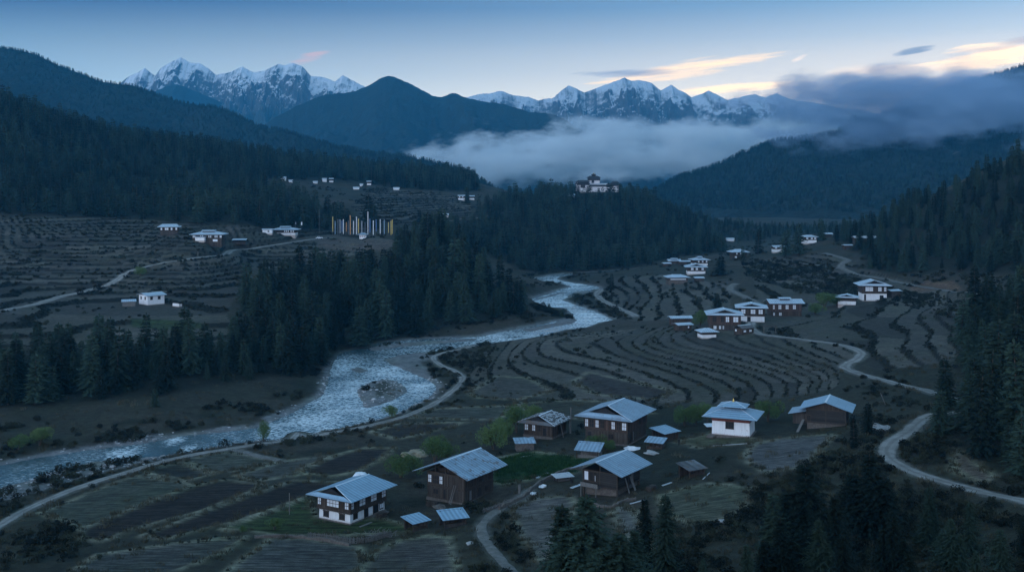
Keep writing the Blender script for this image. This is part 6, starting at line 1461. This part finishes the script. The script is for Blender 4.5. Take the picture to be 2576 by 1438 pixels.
for k in FOREST:
    T = [TREES[i] for i in range(len(TREES)) if i not in own and TREES[i][1] == k]
    if not T: continue
    P = np.array([t[2:5] for t in T]); h = np.array([t[5] for t in T]); n = len(T)
    close = k in ('B', 'C', 'H', 'E')
    ms = [q[2] for q in MID] if close else FAR
    mass('pine_forest', WOOD_NAME[k], P, rgw.uniform(0, 6.28, n), h / 10.0, rgw.integers(0, 5, n), ms)

# trees on the skyline and flanks of the far hills
def hill_wood(key, label, n, h, smin, smax, crest_n):
    X, Y, Z = HILLS[key][1]; ny, nx = X.shape
    c0 = max(6, int(round((ny - 0) * 0))); 
    k0 = int(np.argmax(Z[:, nx // 2]))
    jj = rgw.uniform(0, nx - 1.01, n + crest_n); ii = np.concatenate([k0 + (ny - 1 - k0) * rgw.uniform(smin, smax, n), k0 + np.abs(rgw.normal(0, 1.0, crest_n))]).clip(0, ny - 1.01)
    a, c = ii.astype(int), jj.astype(int); fa, fc = ii - a, jj - c
    g = lambda M: (M[a, c] * (1 - fc) + M[a, c + 1] * fc) * (1 - fa) + (M[a + 1, c] * (1 - fc) + M[a + 1, c + 1] * fc) * fa
    P = np.stack([g(X), g(Y), g(Z) - 1.0], -1); m = len(P)
    mass('pine_forest', label, P, rgw.uniform(0, 6.28, m), rgw.uniform(h[0], h[1], m) / 10, rgw.integers(0, 5, m), FAR)
hill_wood('L1', 'far pine wood on the long blue ridge', 12000, (6, 10.5), 0.0, 0.75, 900)
hill_wood('R1', 'far pine wood on the hazy ridge under the low cloud', 12000, (6, 11), 0.0, 0.8, 700)

# ------------------------------------------------------------------ single trees placed one by one
def tree_at(name, cat, meshes, x, y, h, label, group=None, wide=1.0, z=None, base=10.0):
    e = empty(name, (x, y, (gz(x, y) if z is None else z) - 0.15), random.uniform(0, 6.28), label, cat, group)
    e.scale = (h / base * wide, h / base * wide, h / base)
    obj('crown', meshes[0], e); obj('trunk', meshes[1], e); return e
def tree_px(name, cat, meshes, u, v, hpx, label, group=None, wide=1.0, base=10.0):
    x, y, z = hit(u, v); return tree_at(name, cat, meshes, x, y, hpx * y / F, label, group, wide, z, base)
FG = [(1420,1268,113,0,1.25),(1480,1247,110,1,1.4),(1560,1338,106,2,1.45),(1600,1330,116,0,1.15),(1672,1243,150,2,.85),(1624,1250,152,0,.75),(2031,1166,150,1,1.35),(2190,1139,162,3,1.4),(1943,1240,142,2,.9),(2248,1282,128,1,1.0),
      (2099,1246,138,0,1.0),(2515,1330,112,2,1.1),(1963,1298,122,3,1.0),(2336,1222,150,3,.95),(2454,1384,106,0,1.1),(2120,1342,112,2,1.0),(2390,1300,126,1,1.0),(1880,1368,108,0,.9),(2290,1392,100,3,1.1),(2580,1290,132,0,1.0),(2060,1300,120,1,.9),(1770,1405,104,2,.8),(2440,1262,142,2,.9)]
FGL = ['slender pine beside the tallest pine in front of the log house yard','tallest pine at the bottom of the picture, in front of the log house','low broad pine against the tall one, at the edge of the grey yard','smaller pine half hidden behind the broad low one','small pointed pine on the scrubby edge of the olive field','short pine next to the pointed one, beside the olive field',
       'tall pine below the round grey field','broad bushy pine just under the bend of the dirt road','pine at the outer edge of the slope below the round grey field','pine with a pointed pale top in the middle of the dark slope','pine between the two tallest ones of the dark slope','pine at the bottom near the picture edge, under the dirt road','lower pine directly in front of another at the outer edge of the slope',
       'bushy pine directly under the lower straight of the dirt road','pale green pine at the bottom of the slope under the road','low pine in the middle of the bottom edge of the slope','pine below the straight of the road, beside the bushy one','squat pine in the lower middle of the slope, by the bottom edge','broad pine cut off by the bottom of the picture','pine under the road where it leaves the picture','narrow pine amid the slope between two bigger ones','small squat pine alone at the bottom, between the grey yard and the slope','pine close below the road edge']
for (u, v, y, k, wd), lab in zip(FG, FGL):
    x = (u - UC) / F * y; top = ZC - (v - HZ) * y / F; z = gz(x, y)
    tree_at('pine_tree', 'tree', NEAR[k], x, y, max(3.0, top - z + 0.15), lab, 'pines of the near slope', wd)
LT = [('pine_tree','tree',MID[0][:2],927,572,82,'tallest dark pine standing behind the prayer flags',1.15),('pine_tree','tree',MID[1][:2],940,574,60,'shorter dark pine beside the tallest one behind the prayer flags',1.3),
      ('cypress_tree','tree',CYP[0],1907,638,64,'dark column shaped cypress beside the small house on the village knoll',1.5),('pine_tree','tree',MID[2][:2],1976,642,66,'broad dark pine on the knoll by the half hidden white houses',1.4),
      ('pine_tree','tree',MID[3][:2],2009,640,80,'tall pointed pine on the knoll by the half hidden white houses',1.0),('pine_tree','tree',MID[4][:2],2066,606,58,'broad dark pine on the crest behind the knoll houses',1.35),
      ('cypress_tree','tree',CYP[1],1803,783,46,'round dark cypress right behind the timber farmhouse with the gablet',2.4),('cypress_tree','tree',CYP[1],1539,729,42,'lone dark tree in the fields near the far river bend',1.5),
      ('pine_tree','tree',MID[1][:2],1812,692,50,'bushy dark pine beside the far hamlet',1.7),('pine_tree','tree',MID[0][:2],1868,652,34,'dark small tree behind the low house on the valley rim',1.3),
      ('cypress_tree','tree',CYP[0],2149,1126,86,'thin dark cypress below the log barn',1.3),('pine_tree','tree',MID[3][:2],2183,1090,80,'dark pine standing beside the log barn',1.1),('pine_tree','tree',MID[2][:2],2364,1094,116,'tall dark pine inside the bend of the dirt road',1.1),
      ('pine_tree','tree',MID[4][:2],389,1022,48,'lone dark tree on the scrubby flat beside the river',1.3),('pine_tree','tree',MID[1][:2],1300,500,36,'dark tree alone on the saddle beside the fortress hill',0.8),
      ('pine_tree','tree',MID[2][:2],1382,784,22,'small dark tree on the bank inside the far river bend',1.6),('pine_tree','tree',MID[0][:2],1414,797,20,'small dark bushy tree at the tip of the gravel bar',1.9),
      ('pine_tree','tree',MID[3][:2],1055,560,34,'dark pine on the meadow beneath the upland house',1.3),('pine_tree','tree',MID[2][:2],1175,512,42,'dark pine beside the upland house with white walls',1.0)]
for n_, c_, ms, u, v, hp, lab, wd in LT: tree_px(n_, c_, ms, u, v, hp, lab, None, wd)
WL = [(1008,1200,66,'light green willow next to the white walled farmhouse',1.15,0),(1046,1196,58,'light green willow between its two neighbours near the white walled farmhouse',.95,1),(1095,1170,70,'round bright willow behind the big timber barn',1.2,2),(1124,1163,60,'willow close against the roof of the big timber barn',.95,3),
      (1240,1130,72,'pale willow at the edge of the green crop by the broken roof',1.15,0),(1268,1110,66,'willow behind the small lean shed by the green crop',1.0,1),(1300,1088,66,'tall light willow behind the house with the broken roof',1.05,2),(1342,1066,56,'farthest willow of the row behind the house with the broken roof',1.05,3),
      (1722,1070,54,'willow at the outer end of the row beside the white chapel',1.1,0),(1750,1068,56,'willow in the middle of the row beside the white chapel',1.0,1),(1780,1068,54,'willow nearest the white chapel wall in its row',1.0,2),(1932,1060,60,'light willow behind the white chapel',1.1,3),
      (1760,820,44,'pale round willow next to the timber farmhouse with the gablet',1.1,1),(2075,775,40,'round grey green willow beside the small double roofed house',1.5,2),(2105,772,36,'low grey green willow touching the small double roofed house',1.5,3),(2050,790,30,'low willow downhill of the small double roofed house',1.6,0),
      (100,1120,46,'bright green willow on the river bank near the picture edge',1.3,2),(45,1130,42,'willow at the edge of the picture on the far river bank',1.5,1),(352,694,26,'small pale willow beside the hill road bend',1.3,0),(1500,1130,42,'dark green willow in front of the big two storey timber house',1.2,3),(1535,1134,34,'low willow by the corner of the big two storey timber house',1.2,1),
      (663,1110,56,'thin young willow standing at the water edge before the rapids',.6,0),(986,1050,36,'round small willow on the bank by the gravel island',1.1,1),(690,1330,30,'bright bush sized willow on the lawn of the white walled farmhouse',1.6,2),(610,1338,20,'little willow near the bottom field wall',1.0,3)]
for u, v, hp, lab, wd, k in WL: tree_px('willow_tree', 'tree', WILLOW[k], u, v, hp, lab, 'willows of the valley', wd, 5.6)

# ------------------------------------------------------------------ scrub, tufts and crop
rgs = np.random.default_rng(91)
VISG = np.abs(Tg) < 0.49
field = blur((FURROW > 0.3) | (ROAD > 0.1), 1, 1)
clump = sstep(-0.05, 0.45, fbm(Xg, Yg, 16, 4, 101) + 0.2 * fbm(Xg, Yg, 5, 3, 102))
dens = 0.012 * clump * (1 - field)
dens += RISER * np.where(Yg > 480, 0.8, 1.7) * sstep(-0.35, 0.15, fbm(Xg, Yg, 22, 3, 103)) * np.clip(420 / Yg, 0.25, 1)
dens += 0.20 * np.exp(-((RD - 7.0) / 4.0) ** 2) * (RD > np.where(Yg > 430, 7.0, 2.5)) * (RD < 60) * np.where(Yg > 430, 0.5, 1) * sstep(-0.3, 0.2, fbm(Xg, Yg, 18, 3, 104)) * (1 - ROAD)
dens += 0.5 * LINE * (FURROW > 0) * sstep(-0.15, 0.3, fbm(Xg, Yg, 12, 3, 160))
FLAT = inpoly(UVu, UVv, [(-100,1180),(-100,1060),(400,1048),(640,990),(820,930),(815,1000),(745,1035),(640,1072),(330,1112)]) | inpoly(UVu, UVv, [(870,862),(1000,845),(1180,800),(1300,790),(1330,760),(1440,800),(1300,830),(1150,848),(960,858)])
dens += 0.42 * FLAT * clump * (RD > 2)
dens += 0.34 * HSb * sstep(-0.35, 0.25, fbm(Xg, Yg, 11, 4, 105)) * (1 - ROAD)
SCR = [[(2260,1100),(2420,1080),(2576,1180),(2700,1200),(2576,1255),(2400,1210),(2270,1168)],[(0,1268),(100,1240),(200,1210),(330,1178),(420,1157),(480,1140),(440,1152),(330,1184),(150,1243),(60,1284),(0,1318)],[(1060,905),(1110,880),(1180,868),(1260,880),(1240,905),(1190,985),(1165,985),(1160,950),(1120,930)],[(1480,1010),(1640,1005),(1660,1022),(1520,1030),(1420,1035)],[(0,1330),(110,1320),(230,1340),(220,1375),(150,1420),(0,1440)],
       [(1640,1240),(1700,1330),(1850,1300),(1880,1240),(1800,1200),(1850,1190),(1900,1215),(2000,1200),(2100,1130),(2240,1120),(2250,1180),(2330,1240),(2100,1240),(1900,1330),(1700,1400)],[(1190,1260),(1215,1255),(1270,1340),(1330,1420),(1270,1440),(1240,1360)],
       [(2200,1040),(2330,1050),(2260,1090),(2220,1130),(2150,1110)],[(2180,960),(2300,990),(2330,1030),(2200,1030),(2080,990)],[(1850,650),(2060,660),(2200,720),(2100,760),(1980,730),(1880,690)],[(1520,735),(1600,800),(1500,795),(1440,765),(1440,745)],
       [(0,540),(480,562),(620,580),(500,640),(300,690),(0,660)],[(2250,735),(2576,760),(2576,830),(2400,800),(2250,770)],[(1310,1130),(1700,1120),(1760,1140),(1500,1150),(1480,1140)],[(2260,690),(2576,690),(2576,735),(2350,725)]]
SCW = [.34,.9,.22,.18,.26,.34,.26,.24,.18,.14,.14,.012,.18,.06,.10]
for P, wgt in zip(SCR, SCW):
    lo, hi = 90, 760
    dens += wgt * blur(inpoly(UVu, UVv, P) & (Yg > lo) & (Yg < hi), 1, 1) * (0.25 + clump) * (1 - ROAD)
FMs = 1 - FM
dens += 0.35 * np.clip(blur(ROAD, 1, 1) * 4, 0, 1) * (ROAD < 0.25) * sstep(-0.1, 0.3, fbm(Xg, Yg, 9, 3, 140)) * (Yg < 560)
dens *= VISG * (1 - 0.85 * FM) * (Yg < 1150)
dens *= (1 - sstep(0.5, 1.0, field) * 0.97 * (1 - np.clip(LINE * 1.5, 0, 1)))
x, y = scatter(dens, rgs); ok = clear_of(x, y, 0.2); x, y = x[ok], y[ok]; n = len(x)
sz = rgs.uniform(0.55, 1.35, n) * np.where(rgs.random(n) < 0.15, 1.5, 1) * np.where(y > 480, 1.35, 0.95) * np.where((lookup(RISER, x, y) > 0.15) | (lookup(LINE, x, y) > 0.25), np.where(y > 480, 0.5, 0.36), 1.0)
print('scrub', n)
mass('scrub', 'dark low scrub along terrace edges, river banks and rough slopes', np.stack([x, y, lookup(Zg, x, y) - 0.08], -1), rgs.uniform(0, 6.28, n), sz, rgs.integers(0, 5, n), SHRUB)
RE = np.clip(blur(ROAD, 1, 1) * 4, 0, 1) * (ROAD < 0.5)
dt_ = (1.2 * RE * (Yg < 300) + 0.10 * sstep(-0.2, 0.4, fbm(Xg, Yg, 9, 3, 120)) + 0.5 * LINE + 0.35 * HSb * 0.5) * VISG * (Yg < 340) * (RD > 1.5) * (1 - ROAD) * (1 - 0.45 * (FURROW > 0.5) * (1 - LINE))
x, y = scatter(dt_, rgs); ok = clear_of(x, y, -0.3); x, y = x[ok], y[ok]; n = len(x)
print('tufts', n)
mass('dry_grass', 'tufts of dry grass on field edges and rough ground', np.stack([x, y, lookup(Zg, x, y) - 0.03], -1), rgs.uniform(0, 6.28, n), rgs.uniform(0.5, 1.4, n), rgs.integers(0, 3, n), TUFT)
W = [hit(*p)[:2] for p in [(1230,1203),(1258,1154),(1330,1138),(1460,1151),(1505,1151),(1440,1188),(1330,1205),(1262,1219)]]
dc = (inpoly(Xg, Yg, W) & (Yg < 300)) * 2.4 * sstep(-0.45, 0.1, fbm(Xg, Yg, 7, 3, 150))
x, y = scatter(dc, rgs); ok = clear_of(x, y, 0.3); x, y = x[ok], y[ok]; n = len(x)
print('crop', n)
mass('green_crop', 'bright green young crop filling the field between the timber houses', np.stack([x, y, lookup(Zg, x, y) - 0.03], -1), rgs.uniform(0, 6.28, n), rgs.uniform(0.7, 1.3, n), rgs.integers(0, 3, n), CROPT)

# ------------------------------------------------------------------ stones on the gravel bars
STONE = simple_mat('river_stone', (0.33, 0.33, 0.34), 0.85, 0.4, 1.5, 0.3, rnd=0.4)
def rock_mesh(seed, name='stone', mat=None, sub=2):
    bm = bmesh.new(); bmesh.ops.create_icosphere(bm, subdivisions=sub, radius=1)
    rg = np.random.default_rng(seed); k = rg.normal(size=(6, 3)); ph = rg.uniform(0, 6, 6)
    for v in bm.verts:
        d = v.co.normalized(); q = sum(0.10 * math.sin(2.2 * (d.x * k[i][0] + d.y * k[i][1] + d.z * k[i][2]) + ph[i]) for i in range(6))
        v.co = d * (1 + q); v.co.z *= 0.62
    me = bpy.data.meshes.new(name); bm.to_mesh(me); bm.free(); me.materials.append(mat or STONE); return me
STN = [rock_mesh(800 + i, 'stone', None, 1) for i in range(3)]
ds = 0.55 * np.clip(gm, 0, 1) * VISG * (Yg < 360) * (RD > 0.1) + 0.02 * (RD > -4) * (RD <= 0) * (Yg < 330)
ds *= (0.3 + 0.7 * sstep(-0.2, 0.3, fbm(Xg, Yg, 8, 3, 130)))
x, y = scatter(ds, rgs); ok = np.ones(len(x), bool); n = len(x); print('stones', n)
mass('river_stones', 'pale stones strewn along the gravel bars', np.stack([x, y, lookup(np.maximum(Zg, -0.25), x, y)], -1), rgs.uniform(0, 6.28, n), rgs.uniform(0.10, 0.38, n) * np.where(rgs.random(n) < .06, 2, 1), rgs.integers(0, 3, n), STN)
